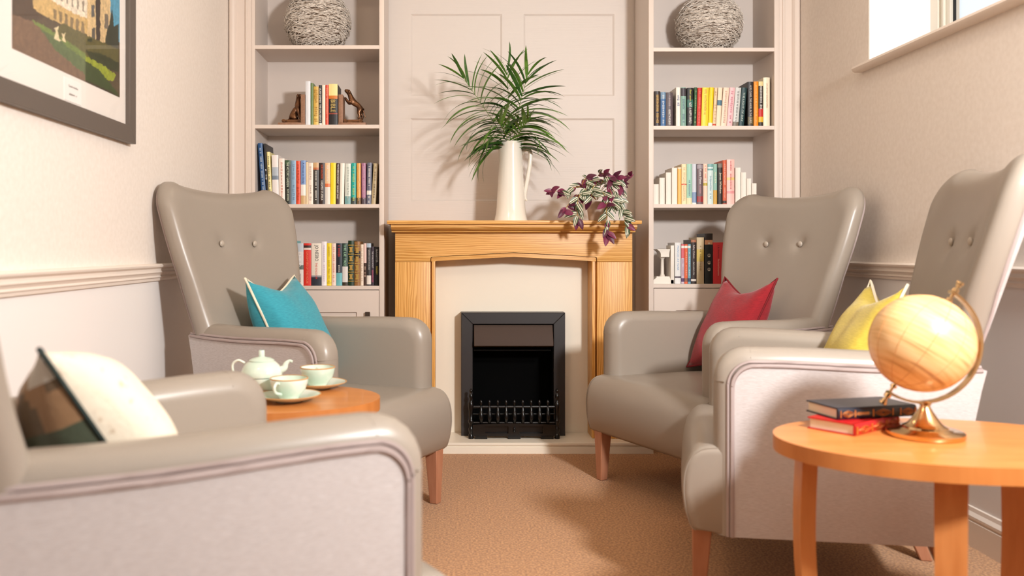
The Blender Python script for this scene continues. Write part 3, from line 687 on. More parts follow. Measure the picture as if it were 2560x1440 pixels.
# the print itself: flat picture painted cell by cell
PY0, PY1, PZ0, PZ1 = 2.105, 2.790, 1.461, 1.966
XP = LX+.0135
def q2(px, py):
    Y = 2150*(-XP)/(1125-px); return Y, .97+(622-py)*Y/2150
def poly(pts, c): return ([q2(a/3, b/3) for a, b in pts], s2l(c))
LAY = [poly([(820, -400), (900, -400), (900, 330), (820, 180)], (84, 158, 188)),
       poly([(250, -300), (655, -300), (655, 260), (590, 230), (470, 180), (330, 120), (250, 60)], (206, 172, 110)),
       poly([(350, -300), (655, -300), (655, 140), (560, 100), (430, 30), (350, -20)], (236, 222, 198)),
       poly([(655, -300), (830, -300), (828, 330), (655, 320)], (220, 190, 140)),
       poly([(715, -60), (752, -60), (752, 320), (722, 300)], (58, 50, 46)),
       poly([(685, 30), (708, 40), (708, 130), (685, 120)], (96, 96, 96)), poly([(785, 100), (812, 110), (812, 220), (785, 210)], (120, 110, 96)), poly([(688, 205), (714, 215), (714, 305), (688, 295)], (90, 86, 80)),
       poly([(820, 180), (840, 60), (855, 200), (890, 180), (890, 480), (780, 360), (800, 240)], (46, 54, 40)),
       poly([(470, 170), (640, 260), (890, 370), (890, 520), (640, 430), (400, 260)], (92, 88, 44)),
       poly([(640, 380), (760, 400), (890, 470), (890, 545), (700, 470)], (46, 56, 28)),
       poly([(85, -300), (250, -300), (250, 60), (330, 130), (240, 170), (85, 120)], (74, 56, 40)),
       poly([(240, 150), (330, 190), (640, 400), (640, 500), (560, 470), (240, 180)], (108, 130, 58)),
       poly([(640, 420), (760, 480), (870, 560), (850, 610), (800, 600), (640, 470)], (150, 162, 44)),
       poly([(640, 455), (740, 520), (820, 620), (886, 700), (886, 728), (640, 610)], (54, 74, 34)),
       poly([(640, 600), (840, 690), (886, 728), (640, 618)], (60, 48, 36)),
       poly([(85, 110), (240, 160), (330, 240), (640, 560), (640, 616), (85, 366)], (118, 90, 68)),
       poly([(300, 215), (400, 270), (640, 450), (640, 560), (420, 380)], (84, 104, 60)),
       poly([(405, 210), (440, 200), (432, 240), (455, 310), (405, 290), (418, 240)], (232, 214, 170)), poly([(460, 255), (490, 250), (484, 280), (495, 320), (460, 310), (472, 280)], (226, 206, 160)), poly([(655, 290), (690, 290), (690, 315), (655, 312)], (40, 54, 30))]
for k in range(7): LAY.insert(3, poly([(378+k*40, -80+k*14), (390+k*40, -76+k*14), (390+k*40, -20+k*19), (378+k*40, -26+k*19)], (140, 128, 112)))
for k in range(6): LAY.insert(10, poly([(400+k*42, 60+k*20), (424+k*42, 70+k*21), (424+k*42, 150+k*22), (400+k*42, 135+k*22)], (132, 112, 78)))
def inside(p, P):
    c = False; j = len(P)-1
    for i in range(len(P)):
        if (P[i][1] > p[1]) != (P[j][1] > p[1]) and p[0] < (P[j][0]-P[i][0])*(p[1]-P[i][1])/(P[j][1]-P[i][1])+P[i][0]: c = not c
        j = i
    return c
NU, NV = 230, 150; vs = [(0, PY0+(PY1-PY0)*i/NU-2.43, PZ0+(PZ1-PZ0)*j/NV-1.70) for j in range(NV+1) for i in range(NU+1)]
fs_, cs = [], []
for j in range(NV):
    for i in range(NU):
        fs_.append((j*(NU+1)+i, j*(NU+1)+i+1, (j+1)*(NU+1)+i+1, (j+1)*(NU+1)+i)); y, z = PY0+(PY1-PY0)*(i+.5)/NU, PZ0+(PZ1-PZ0)*(j+.5)/NV
        wob = noise.noise(Vector((y*60, z*60, 0)))*.004; c = s2l((84, 70, 50))
        for P_, cc in LAY:
            if inside((y+wob, z+wob), P_): c = cc
        g = 1+.35*noise.noise(Vector((y*160, z*160, 5)))+.25*noise.noise(Vector((y*50, z*50, 9)))
        cs.append([x*g for x in c])
me = bpy.data.meshes.new('photo_print'); me.from_pydata(vs, [], fs_); o = link('photo_print', me, PRINT, pic); o.location = (.0130, 0, 0); paint(me, cs)
Yc, Zc = q2(182, 228)
tm = text_mesh('Castle Ashby', .062, .0085); tmo = link('caption', tm, mat('caption_ink', (60, 50, 46), .6), pic); tmo.rotation_euler = (PI/2, 0, PI/2); tmo.location = (.0150, Yc-2.43, Zc+.010-1.70)
tm = text_mesh('~16', .052, .005); tmo = link('caption', tm, MATS['caption_ink'], pic); tmo.rotation_euler = (PI/2, 0, PI/2); tmo.location = (.0150, Yc-2.43, Zc-.012-1.70)
bm = bmesh.new(); addbox(bm, .012, .0135, Yc-2.43-.055, Yc-2.43+.055, Zc-.032-1.70, Zc+.032-1.70); bmo('caption_card', bm, mat('white_card', (246, 240, 234), .6), pic)
pb('glass', iy0, iy1, iz0, iz1, .019, .021, GLASS)

# ================================================================== TWIG BALLS
def make_orb():
    o = empty('twig_ball'); rnd = random.Random(4); Rr, cz = .163, .150
    prof = []
    for k in range(15):
        a = -PI/2+.62+(PI-.62)*k/14; prof.append((max(0, (Rr-.012)*math.cos(a)), cz+(Rr-.012)*math.sin(a)))
    lathe('core', [(0, prof[0][1])]+prof, TWIGC, o, 32)
    bm = bmesh.new()
    for k in range(2500):
        a0 = rnd.uniform(0, 2*PI); zc = rnd.uniform(-.86, .99); L = rnd.uniform(.25, .75); t_ = rnd.gauss(0, .05); r_ = Rr+rnd.uniform(-.011, .006); pts = []
        for q in range(5):
            f = q/4-.5; zz = max(-.875, min(.995, zc+t_*f*2+rnd.gauss(0, .006))); rr_ = math.sqrt(1-zz*zz)*r_; pts.append((rr_*math.cos(a0+L*f), rr_*math.sin(a0+L*f), cz+zz*r_))
        if rnd.random() < .12: pts[-1] = (pts[-1][0]*1.05, pts[-1][1]*1.05, pts[-1][2]+rnd.uniform(-.006, .006))
        addtube(bm, pts, rnd.uniform(.0009, .0019), 3, caps=False)
    t = bmo('twigs', bm, TWIG, o); t['kind'] = 'stuff'
    return o
ob = make_orb(); ob.location = (-.670, 4.365, 1.967); tag(ob, 'round ball of whitewashed twigs on the top visible shelf of the left bookcase', 'ornament', 'twig balls on the top shelves')
o2 = dup(ob, (1.312, 4.36, 1.955), 2.1); tag(o2, 'round ball of whitewashed twigs on the top visible shelf of the right bookcase', 'ornament', 'twig balls on the top shelves')
o2.scale = (.985, .985, .985)

# ================================================================== BOOKS
BF = 4.245   # plane of the spines
def book(name, x0, x1, z, h, c, label, lean=0, d=.14, bands=(), title=None, tc_=(240, 235, 225), tfrac=(.08, .92), tsize=.6, title2=None, group=None, yoff=0, thickness_gap=.0006, flat=None, hard=False, ribs=False):
    """x0..x1 spine, lean = shift of the top in x; bands = [(f0,f1,colour)] from the top down"""
    w_ = (x1-x0)-thickness_gap; h -= .0
    bm = bmesh.new(); cols = []
    cb = s2l(c); t_ = .0022 if not hard else .003
    cuts = sorted({0, 1}|{round(1-b[0], 4) for b in bands}|{round(1-b[1], 4) for b in bands})
    def colat(f):
        cc = cb
        for b0, b1, bc in bands:
            if b0 <= 1-f <= b1: cc = s2l(bc)
        return cc
    # spine: slightly rounded strip split into bands ; boards left, right
    ns = 5; sag = .0035 if not hard else .005
    fc = []
    for f0, f1 in zip(cuts, cuts[1:]):
        for k in range(ns):
            u0, u1 = k/ns, (k+1)/ns; y0, y1 = -sag*math.sin(PI*u0), -sag*math.sin(PI*u1)
            xa, xb = -w_/2+w_*u0, -w_/2+w_*u1
            f = bm.faces.new([bm.verts.new(p) for p in ((xa, y0, h*f0), (xb, y1, h*f0), (xb, y1, h*f1), (xa, y0, h*f1))]); fc.append(colat((f0+f1)/2))
    nb = len(bm.faces)
    for k in range(ns):
        u0, u1 = k/ns, (k+1)/ns
        for zz in (0, h):
            xa, xb = -w_/2+w_*u0, -w_/2+w_*u1
            bm.faces.new([bm.verts.new(p) for p in ((xa, -sag*math.sin(PI*u0), zz), (xb, -sag*math.sin(PI*u1), zz), (xb, .002, zz), (xa, .002, zz))]); fc.append(cb)
    e0 = len(bm.faces); addbox(bm, -w_/2, -w_/2+t_, 0, d, 0, h); addbox(bm, w_/2-t_, w_/2, 0, d, 0, h); addbox(bm, -w_/2+t_, w_/2-t_, 0, .002, 0, h); fc += [cb]*(len(bm.faces)-e0)
    me = bpy.data.meshes.new(name); bm.to_mesh(me); bm.free(); o = link(name, me, COVER); paint(me, fc)
    pgd = .004 if hard else .0005
    bm = bmesh.new(); addbox(bm, -w_/2+t_, w_/2-t_, .002, d-.004, pgd, h-pgd-.0005); bmo('pages', bm, PAGES, o)
    if ribs:
        for f in (.1, .3, .5, .7, .9): box('raised_band', -w_/2+.001, w_/2-.001, -sag-.0012, 0, h*f-.002, h*f+.002, mat('gilt', (196, 160, 84), .35, metal=.5), o)
        for f in (.2, .4, .6, .8):
            bm = bmesh.new()
            for q in (-1, 1): addbox(bm, -w_*.30, w_*.30, -sag-.0006, -sag*.6, h*f+q*.010-.003, h*f+q*.010+.003)
            addbox(bm, -w_*.2, w_*.2, -sag-.0008, -sag*.6, h*f-.008, h*f+.008); bmo('gilt_ornament', bm, MATS['gilt'], o)
    def put(s, f0, f1, colr, size):
        hh = min(w_*size, .022); tm_ = text_mesh(s, h*(f1-f0), hh); 
        if not len(tm_.vertices): return
        k = 'ink_%d_%d_%d' % colr; tob = link('title', tm_, mat(k, colr, .5), o); tob.rotation_euler = (PI/2, PI/2, 0); tob.location = (0, -sag-.0008, h*(1-(f0+f1)/2))
    if title: put(title, tfrac[0], tfrac[1], tc_, tsize)
    if title2: put(title2[0], title2[1], title2[2], title2[3], title2[4] if len(title2) > 4 else tsize)
    a = math.asin(max(-1, min(1, lean/h)))
    if flat: o.location = flat[0]; o.rotation_euler = flat[1]
    else:
        dz = abs(math.sin(a))*w_/2
        o.location = ((x0+x1)/2, BF+yoff, z+dz+.0004); o.rotation_euler = (0, a, 0)
    tag(o, label, 'book', group); return o
def row(ox, sc, oyz, s_y, z, ybot, items, group, where):
    """items: (zl, zr [bottom, crop px], ztop crop px, lean crop px, colour, label, dict)"""
    for it in items:
        zl, zr, zt, ln, c, lab, kw = it
        x0 = (ox+zl/sc-1125)/506.5; x1 = (ox+zr/sc-1125)/506.5; h = (ybot-(oyz+zt/sc))/506.5
        book('book', x0, x1, z, h, c, lab+', '+where, ln/sc/506.5, group=group, **kw)
W_, K_ = (242, 236, 226), (40, 36, 36)
row(560, 4.236, 0, 1, LZ[2], 311, [
 (863, 916, 848, 0, (222, 224, 228), 'tall plain white hardback beside the sitting dog', dict(d=.16)),
 (917, 947, 868, 0, (104, 128, 76), 'slim olive green book', dict(d=.15)),
 (948, 1002, 905, 0, (214, 174, 80), 'golden yellow book', dict(bands=[(.55, 1, (226, 190, 96))], title='~17', tc_=(190, 140, 60))),
 (1003, 1037, 890, 0, (38, 38, 36), 'slim black book with white lettering', dict(title='ALAN GARNER  THE OWL SERVICE', tc_=W_, tsize=.55, bands=[(.94, 1, (230, 226, 216))])),
 (1038, 1073, 888, 0, (244, 228, 208), 'slim cream book with faint lettering', dict()),
 (1074, 1108, 888, 0, (220, 76, 50), 'slim bright red book', dict(title='~17', tc_=(244, 170, 130), tsize=.4)),
 (1109, 1203, 878, 0, (30, 27, 30), 'thick black and cream book lettered in gold', dict(bands=[(0, .28, (240, 222, 150)), (.28, .36, (206, 120, 40)), (.70, .73, (150, 60, 40))], title='BIBLE', tc_=(210, 180, 100), tfrac=(.38, .68), tsize=.55)),
], 'books between the dog bookends', 'left bookcase')
G2 = 'books on the second shelf up in the left bookcase'
row(560, 5.818, 330, 1, LZ[1], 510, [
 (556, 622, 157, -66, (34, 82, 134), 'tall dark blue leaning hardback', dict(d=.17, title='~36', tc_=(190, 206, 220), tsize=.4)),
 (624, 655, 163, -50, (38, 34, 34), 'tall black leaning book with white lettering', dict(d=.18, title='~4', tc_=W_, tfrac=(.42, .6), tsize=.7)),
 (657, 704, 285, -38, (240, 226, 158), 'pale yellow leaning book', dict(title='~24', tc_=(90, 90, 60), tsize=.42)),
 (706, 800, 330, -12, (238, 230, 226), 'white book with a grey sea picture', dict(bands=[(.25, .42, (176, 186, 196)), (.42, .50, (120, 134, 150))])),
 (802, 888, 380, -8, (244, 230, 218), 'ivory book with pink lettering', dict(title='~12', tc_=(222, 150, 130), tsize=.3)),
 (890, 976, 405, -3, (34, 40, 34), 'black book with pale green lettering', dict(title='THE VICTORY GARDEN', tc_=(220, 230, 206), tfrac=(.04, .60), tsize=.42, title2=('RHYS BOWEN', .66, .92, (220, 230, 206), .32), bands=[(0, .10, (58, 86, 58))])),
 (978, 1048, 410, 0, (140, 172, 198), 'pale sky blue book', dict(title='~9', tc_=(120, 152, 180), tsize=.4)),
 (1050, 1114, 415, -3, (228, 78, 38), 'bright orange-red book', dict(title='~13', tc_=(200, 60, 30), tsize=.5)),
 (1116, 1189, 408, 0, (120, 152, 202), 'blue book white and ochre at its foot', dict(title='A House in Sicily', tc_=(60, 70, 120), tfrac=(.05, .52), tsize=.5, bands=[(.55, .80, (240, 234, 224)), (.80, 1, (206, 172, 120))])),
 (1190, 1224, 430, 0, (240, 214, 176), 'slim peach book', dict()),
 (1226, 1297, 445, 0, (244, 226, 210), 'shell pink book with faint grey lettering', dict(title='~15', tc_=(200, 176, 160), tsize=.36)),
 (1299, 1380, 440, 0, (58, 54, 48), 'charcoal book with a candle glow at its top', dict(bands=[(0, .12, (210, 170, 120)), (.12, .17, (196, 110, 60))], title='~27', tc_=W_, tfrac=(.2, .9), tsize=.3)),
 (1388, 1468, 445, 0, (50, 30, 26), 'dark brown book with red and white lettering', dict(title='KUKI GALLMANN', tc_=(216, 80, 40), tfrac=(.05, .38), tsize=.36, title2=('I DREAMED OF AFRICA', .42, .90, W_, .42))),
 (1470, 1545, 445, 0, (240, 196, 150), 'peach book turning white at its foot', dict(bands=[(.5, .58, (226, 120, 70)), (.58, 1, (232, 224, 214))], title='~13', tc_=(244, 236, 226), tfrac=(.06, .45), tsize=.36)),
 (1547, 1625, 443, 4, (246, 218, 30), 'plain bright yellow book', dict()),
 (1627, 1676, 450, 9, (60, 30, 26), 'slim maroon book with white lettering', dict(title='MOTHERING SUNDAY  GRAHAM SWIFT', tc_=W_, tfrac=(.03, .88), tsize=.5)),
 (1678, 1744, 450, 13, (244, 236, 222), 'plain white leaning book', dict()),
 (1758, 1842, 455, 4, (222, 226, 214), 'pale grey book teal at its foot', dict(bands=[(.80, 1, (120, 166, 166))], title='~13', tc_=(180, 190, 180), tsize=.36)),
 (1850, 1920, 447, 2, (24, 166, 152), 'turquoise book beside an amber one', dict(title='~24', tc_=(214, 226, 120), tsize=.4, bands=[(.84, 1, (60, 70, 66))])),
 (1930, 1990, 450, 0, (232, 166, 78), 'amber yellow book', dict(title='~12', tc_=(236, 196, 120), tsize=.4, bands=[(.84, 1, (110, 84, 56))])),
 (2000, 2064, 447, 0, (168, 112, 140), 'mauve book with pink lettering', dict(title='~24', tc_=(216, 170, 190), tsize=.42, bands=[(.84, 1, (84, 70, 76))])),
 (2073, 2140, 442, 12, (102, 104, 122), 'slate blue book with a white band', dict(title='~18', tc_=W_, tfrac=(.08, .56), tsize=.4, bands=[(.67, .77, (236, 228, 216))], title2=('~6', .80, .97, W_, .42))),
 (2142, 2206, 452, 34, (190, 170, 130), 'tan book leaning on the row from the right', dict(title='~14', tc_=(120, 100, 70), tsize=.34)),
], G2, 'second shelf up, left bookcase')
G3 = 'books on the lowest shelf of the left bookcase'
row(700, 6.546, 580, 1, LZ[0], 715, [
 (60, 128, 170, 0, (206, 196, 176), 'beige book almost hidden by the chair', dict()),
 (130, 194, 160, 0, (120, 150, 160), 'grey blue book almost hidden by the chair', dict()),
 (196, 262, 150, 0, (118, 192, 196), 'pale turquoise book next to the chair back', dict(title='~22', tc_=(60, 120, 128), tsize=.36)),
 (263, 385, 190, 0, (212, 208, 206), 'thick misty grey and white book', dict(title='CHILD', tc_=(244, 240, 236), tfrac=(.2, .55), tsize=.4, bands=[(0, .2, (190, 198, 206)), (.52, .62, (92, 104, 98)), (.62, 1, (226, 218, 210))], title2=('DIE TRYING', .72, .98, (70, 66, 66), .32))),
 (387, 510, 190, 0, (218, 50, 38), 'thick red book with a dark patch on top', dict(bands=[(.05, .11, (60, 40, 40)), (.11, .16, (226, 206, 196))], title='DAUGHTERS OF THE HOUSE', tc_=(240, 150, 110), tfrac=(.2, .95), tsize=.26)),
 (513, 680, 190, 0, (240, 230, 214), 'thickest ivory thriller with big black and red lettering', dict(title='JO NESBO', tc_=(34, 34, 40), tfrac=(.04, .42), tsize=.42, bands=[(.80, 1, (44, 48, 60)), (.76, .80, (150, 150, 156))], title2=('THE KINGDOM', .46, .84, (218, 60, 46), .20))),
 (682, 766, 162, 0, (246, 238, 240), 'white book taller than its neighbours', dict(title='~17', tc_=(214, 190, 210), tsize=.26)),
 (767, 843, 188, 0, (246, 218, 50), 'lemon yellow book with two dark lines low down', dict(title='~21', tc_=(206, 176, 40), tsize=.36, bands=[(.92, .925, (60, 60, 50)), (.95, .955, (60, 60, 50))])),
 (845, 918, 192, 0, (244, 218, 204), 'blush pink book with orange lettering', dict(title='~19', tc_=(236, 150, 120), tsize=.36)),
 (920, 1018, 190, 0, (38, 44, 56), 'navy book with red lettering and turquoise foot', dict(title='~8', tc_=(214, 60, 56), tfrac=(.05, .32), tsize=.4, bands=[(.70, 1, (110, 184, 190))], title2=('BEYOND RECALL', .52, .69, W_, .3))),
 (1020, 1112, 190, 0, (44, 66, 60), 'dark green book turning white at the bottom', dict(title='THE LIE TREE', tc_=(170, 214, 180), tfrac=(.02, .54), tsize=.42, bands=[(.55, .92, (226, 220, 216)), (.92, 1, (60, 50, 36))])),
 (1114, 1215, 148, 0, (22, 50, 28), 'old dark green leather book with gilt ribs', dict(hard=True, ribs=True)),
 (1218, 1315, 160, 0, (150, 104, 56), 'old golden brown book with ornate gilt spine', dict(hard=True, ribs=True, bands=[(.22, .38, (50, 32, 24))])),
 (1318, 1368, 210, 0, (244, 226, 206), 'slim ivory book beside the gilt ones', dict(title='~7', tc_=(220, 190, 170), tsize=.34)),
 (1370, 1416, 190, 0, (240, 206, 196), 'slim pink book turning dark brown halfway', dict(bands=[(.47, 1, (70, 46, 36))], title='~9', tc_=(226, 190, 170), tfrac=(.55, .8), tsize=.5)),
 (1418, 1491, 190, 0, (52, 50, 52), 'dark grey book with a white tab near its foot', dict(title='SEVEN DAYS IN JUNE', tc_=(206, 200, 196), tfrac=(.12, .66), tsize=.36, bands=[(.0, .10, (180, 196, 210)), (.76, .97, (232, 222, 212))])),
 (1493, 1541, 245, 0, (64, 52, 64), 'short plum book with pink and white lettering', dict(title="THE WORLD'S WORST", tc_=(214, 210, 206), tfrac=(.12, .55), tsize=.6, title2=('~10', .6, .92, (200, 100, 130), .6))),
 (1544, 1634, 250, 0, (26, 24, 24), 'short black thriller at the right end', dict(title='SLAUGHTER', tc_=(170, 165, 160), tfrac=(.06, .40), tsize=.38, title2=('~6', .5, .72, (180, 160, 50), .38), bands=[])),
], G3, 'lowest shelf, left bookcase')
G4 = 'books on the third shelf up in the right bookcase'
row(1580, 4.236, 0, 1, RZ[2], 314.3, [
 (235, 300, 955, 0, (52, 38, 34), 'dark brown book with gold lettering at the left end', dict(title='~20', tc_=(222, 170, 60), tfrac=(.1, .9), tsize=.4)),
 (302, 357, 965, 0, (70, 112, 160), 'sea blue book with white lettering', dict(title='~14', tc_=(220, 226, 230), tsize=.4, bands=[(.0, .2, (120, 150, 176))])),
 (359, 432, 968, 0, (84, 72, 76), 'dark plum-grey book with white lettering', dict(title='HENRIETTA MCKERVEY', tc_=W_, tfrac=(.5, .95), tsize=.3, title2=('~11', .1, .4, (190, 170, 170), .28))),
 (466, 513, 915, 0, (240, 234, 224), 'white book standing after a gap', dict(title='~6', tc_=(90, 110, 150), tfrac=(.2, .48), tsize=.5, d=.15)),
 (518, 573, 915, 0, (128, 166, 152), 'sage green book with a small portrait on top', dict(bands=[(.02, .22, (60, 54, 60))], title='~16', tc_=(80, 110, 130), tfrac=(.3, .9), tsize=.4)),
 (583, 648, 920, 0, (30, 30, 32), 'black thriller with yellow and white lettering', dict(title='Shari Lapena', tc_=(214, 206, 40), tfrac=(.05, .34), tsize=.4, title2=('NOT A HAPPY FAMILY', .38, .92, W_, .42), bands=[(.3, .5, (40, 96, 84))])),
 (650, 680, 915, 10, (50, 92, 58), 'slim dark green leaning book', dict(title='~14', tc_=(150, 180, 120), tsize=.5)),
 (683, 728, 920, 12, (206, 52, 40), 'slim red leaning book', dict(title='~20', tc_=(240, 120, 96), tsize=.44)),
 (731, 802, 917, 14, (250, 214, 56), 'wide yellow leaning book', dict(title='~22', tc_=(214, 170, 40), tfrac=(.05, .7), tsize=.36)),
 (805, 851, 915, 16, (250, 210, 20), 'slim yellow leaning book with white foot', dict(bands=[(.90, 1, (240, 232, 214))])),
 (853, 886, 918, 20, (236, 206, 168), 'slim sandy book with red marks at its foot', dict(title='~5', tc_=(216, 180, 140), tsize=.5, bands=[(.93, .97, (206, 70, 50))])),
 (888, 936, 918, 24, (244, 220, 192), 'cream book with a small blue picture', dict(bands=[(.32, .46, (80, 120, 140))])),
 (938, 1000, 918, 30, (242, 214, 190), 'peach book with brown lettering, leaning', dict(title='~15', tc_=(200, 150, 130), tsize=.3)),
 (1002, 1061, 918, 32, (240, 190, 192), 'pastel pink leaning book', dict(title='~16', tc_=(200, 120, 140), tsize=.36)),
 (1064, 1125, 918, 32, (206, 208, 204), 'pale grey leaning book', dict(title='~10', tc_=(140, 140, 140), tsize=.32, bands=[(.88, 1, (120, 110, 96))])),
 (1128, 1184, 918, 34, (28, 62, 66), 'dark teal leaning book with pale lettering', dict(title='THE LIGHT OF DAY', tc_=(190, 206, 196), tfrac=(.1, .9), tsize=.36)),
 (1225, 1284, 855, 0, (34, 30, 34), 'tall black book with white lettering', dict(title='ALYS CLARE  THE ANGEL IN THE GLASS', tc_=(214, 206, 196), tsize=.36, d=.17, bands=[(.78, .95, (90, 80, 50))])),
 (1288, 1338, 852, 0, (240, 142, 20), 'plain orange book', dict(title='~12', tc_=(250, 190, 90), tsize=.36)),
 (1340, 1388, 852, 0, (50, 42, 36), 'black book with red and yellow flames', dict(title='~15', tc_=W_, tfrac=(.1, .62), tsize=.45, bands=[(0, .1, (230, 210, 150)), (.6, .78, (196, 40, 34)), (.78, .90, (226, 180, 50))])),
 (1390, 1459, 810, 0, (244, 230, 202), 'tallest cream book with brown lettering at the right end', dict(title="JUSTIN CARTWRIGHT  THE PROMISE OF HAPPINESS", tc_=(176, 120, 90), tfrac=(.12, .62), tsize=.3, d=.17)),
], G4, 'third shelf up, right bookcase')
G5 = 'books between the stepped white bookends'
row(1600, 7.11, 380, 1, RZ[1], 510, [
 (666, 736, 268, 0, (240, 186, 100), 'apricot yellow book beside the white steps', dict(bands=[(0, .04, (236, 214, 180))])),
 (738, 828, 208, 0, (244, 222, 178), 'cream book with a small red crest', dict(title='~20', tc_=(222, 190, 140), tsize=.34, bands=[(.49, .52, (220, 110, 90))])),
 (830, 922, 205, 0, (160, 206, 184), 'mint green book with a cream foot', dict(title='~16', tc_=(90, 130, 160), tfrac=(.4, .8), tsize=.32, bands=[(.84, 1, (238, 220, 180))])),
 (925, 1003, 205, 0, (202, 206, 216), 'pale lilac book turning blue below', dict(bands=[(.7, .96, (130, 152, 186)), (.96, 1, (240, 236, 230))])),
 (1010, 1121, 205, 0, (104, 84, 88), 'plum book with white script lettering', dict(title='Katie Flynn', tc_=(240, 230, 226), tfrac=(.14, .5), tsize=.46, bands=[(.02, .12, (150, 140, 146)), (.8, .94, (150, 40, 44))], title2=('~12', .54, .74, (206, 150, 160), .3))),
 (1124, 1198, 205, 0, (244, 210, 188), 'salmon pink book with a gold emblem', dict(title='~19', tc_=(236, 130, 110), tfrac=(.04, .42), tsize=.38, bands=[(.47, .54, (190, 170, 70))])),
 (1200, 1300, 205, 0, (206, 224, 222), 'ice blue book edged with dark leaves', dict(title='~18', tc_=(110, 150, 170), tfrac=(.3, .9), tsize=.3, bands=[(0, .08, (120, 170, 170)), (.12, .16, (110, 160, 160))])),
 (1302, 1371, 205, 0, (142, 186, 172), 'sea green book mustard at its foot', dict(title='~7', tc_=(220, 226, 190), tfrac=(.2, .6), tsize=.42, bands=[(.65, 1, (206, 162, 74))])),
 (1380, 1466, 198, 0, (42, 38, 36), 'black book with bold ivory lettering', dict(title='James Whitham', tc_=(240, 228, 200), tfrac=(.18, .78), tsize=.5, bands=[(0, .1, (120, 110, 100))])),
 (1469, 1538, 140, 0, (206, 92, 60), 'rust orange book with white lettering', dict(title='A CHILD IN THE FOREST', tc_=(244, 214, 190), tfrac=(.08, .56), tsize=.34, title2=('WINIFRED FOLEY', .62, .86, (244, 214, 190), .26), bands=[(.92, .98, (70, 50, 44))])),
 (1541, 1678, 127, 0, (240, 190, 180), 'thick pink floral book with red lettering', dict(title='~21', tc_=(196, 56, 66), tfrac=(.03, .7), tsize=.2, bands=[(.4, .46, (230, 200, 120)), (.7, .76, (226, 150, 150))])),
], G5, 'right bookcase')
G6 = 'books and discs on the lowest shelf of the right bookcase'
row(1600, 6.26, 560, 1, RZ[0], 710, [
 (545, 638, 295, 0, (232, 232, 230), 'white book with blue lettering beside the column', dict(title='PRINCES AT WAR', tc_=(120, 160, 200), tfrac=(.05, .7), tsize=.3, bands=[(.82, .86, (90, 80, 90))])),
 (645, 694, 320, 0, (206, 190, 204), 'slim lilac case with pink head', dict(bands=[(0, .35, (220, 110, 120)), (.04, .1, W_), (.86, .95, (90, 70, 110))], title='~11', tc_=(170, 140, 170), tfrac=(.38, .8), tsize=.4)),
 (696, 746, 320, 0, (232, 104, 66), 'slim coral orange case', dict(bands=[(.04, .1, W_), (.86, .95, (150, 100, 80))], title='~11', tc_=(250, 190, 160), tfrac=(.2, .8), tsize=.4)),
 (748, 795, 320, 0, (120, 168, 186), 'slim powder blue case', dict(bands=[(.04, .1, W_), (.86, .95, (60, 80, 110))], title='~11', tc_=(210, 230, 236), tfrac=(.2, .8), tsize=.4)),
 (797, 880, 250, 0, (50, 38, 36), 'dark brown book with white script', dict(title='Salley Vickers', tc_=(236, 220, 214), tfrac=(.12, .42), tsize=.4, title2=("Aphrodite's Hat", .48, .82, W_, .3), bands=[(0, .06, (170, 110, 80)), (.89, .94, (220, 210, 200))])),
 (886, 1001, 213, 0, (198, 178, 142), 'thick sand-coloured book with a yellow word', dict(title='~15', tc_=(140, 110, 50), tfrac=(.18, .72), tsize=.24, bands=[(.26, .52, (206, 180, 90))])),
 (1012, 1138, 152, 0, (22, 28, 28), 'thick black book with oval portraits', dict(hard=True, bands=[(0, .13, (40, 32, 30)), (.13, .22, (206, 150, 110))])),
 (1142, 1303, 293, 0, (204, 52, 56), 'thickest plain red book', dict(title='J. B. Priestley:', tc_=(60, 20, 30), tfrac=(.06, .38), tsize=.17, title2=('The Good Companions', .40, .80, (244, 214, 190), .17))),
 (1306, 1420, 290, 0, (222, 148, 30), 'ochre yellow book next to the chair back', dict(title='~18', tc_=(90, 60, 20), tsize=.25, bands=[(0, .1, (180, 80, 30)), (.5, .56, (196, 90, 40)), (.8, .85, (190, 80, 30))])),
], G6, 'lowest shelf, right bookcase')
# oval portraits on the thick black book
for o in [x for x in bpy.data.objects if x.get('label', '').startswith('thick black book with oval')]:
    for k, f in enumerate((.345, .51, .665)):
        bm = bmesh.new(); addtube(bm, [(.007*math.cos(a), -.0062, .213*(1-f)*1.0+.008*math.sin(a)) for a in [2*PI*i/16 for i in range(16)]], .0006, 4, closed=True)
        bm2 = bmesh.new(); bmesh.ops.create_circle(bm2, cap_ends=True, radius=.0028, segments=10, matrix=Matrix.Translation((0, -.0064, .213*(1-f)+.002))@Matrix.Rotation(PI/2, 4, 'X'))
        bmesh.ops.create_circle(bm2, cap_ends=True, radius=.0045, segments=10, matrix=Matrix.Translation((0, -.0063, .213*(1-f)-.005))@Matrix.Rotation(PI/2, 4, 'X')@Matrix.Diagonal((1, .6, 1, 1)))
        bmo('portrait_ring', bm, mat('ivory_print', (214, 204, 186), .5), o); bmo('portrait', bm2, MATS['ivory_print'], o)
    bm2 = bmesh.new(); bmesh.ops.create_circle(bm2, cap_ends=True, radius=.005, segments=12, matrix=Matrix.Translation((0, -.0064, .213*.935))@Matrix.Rotation(PI/2, 4, 'X')); bmo('portrait', bm2, MATS['ivory_print'], o)

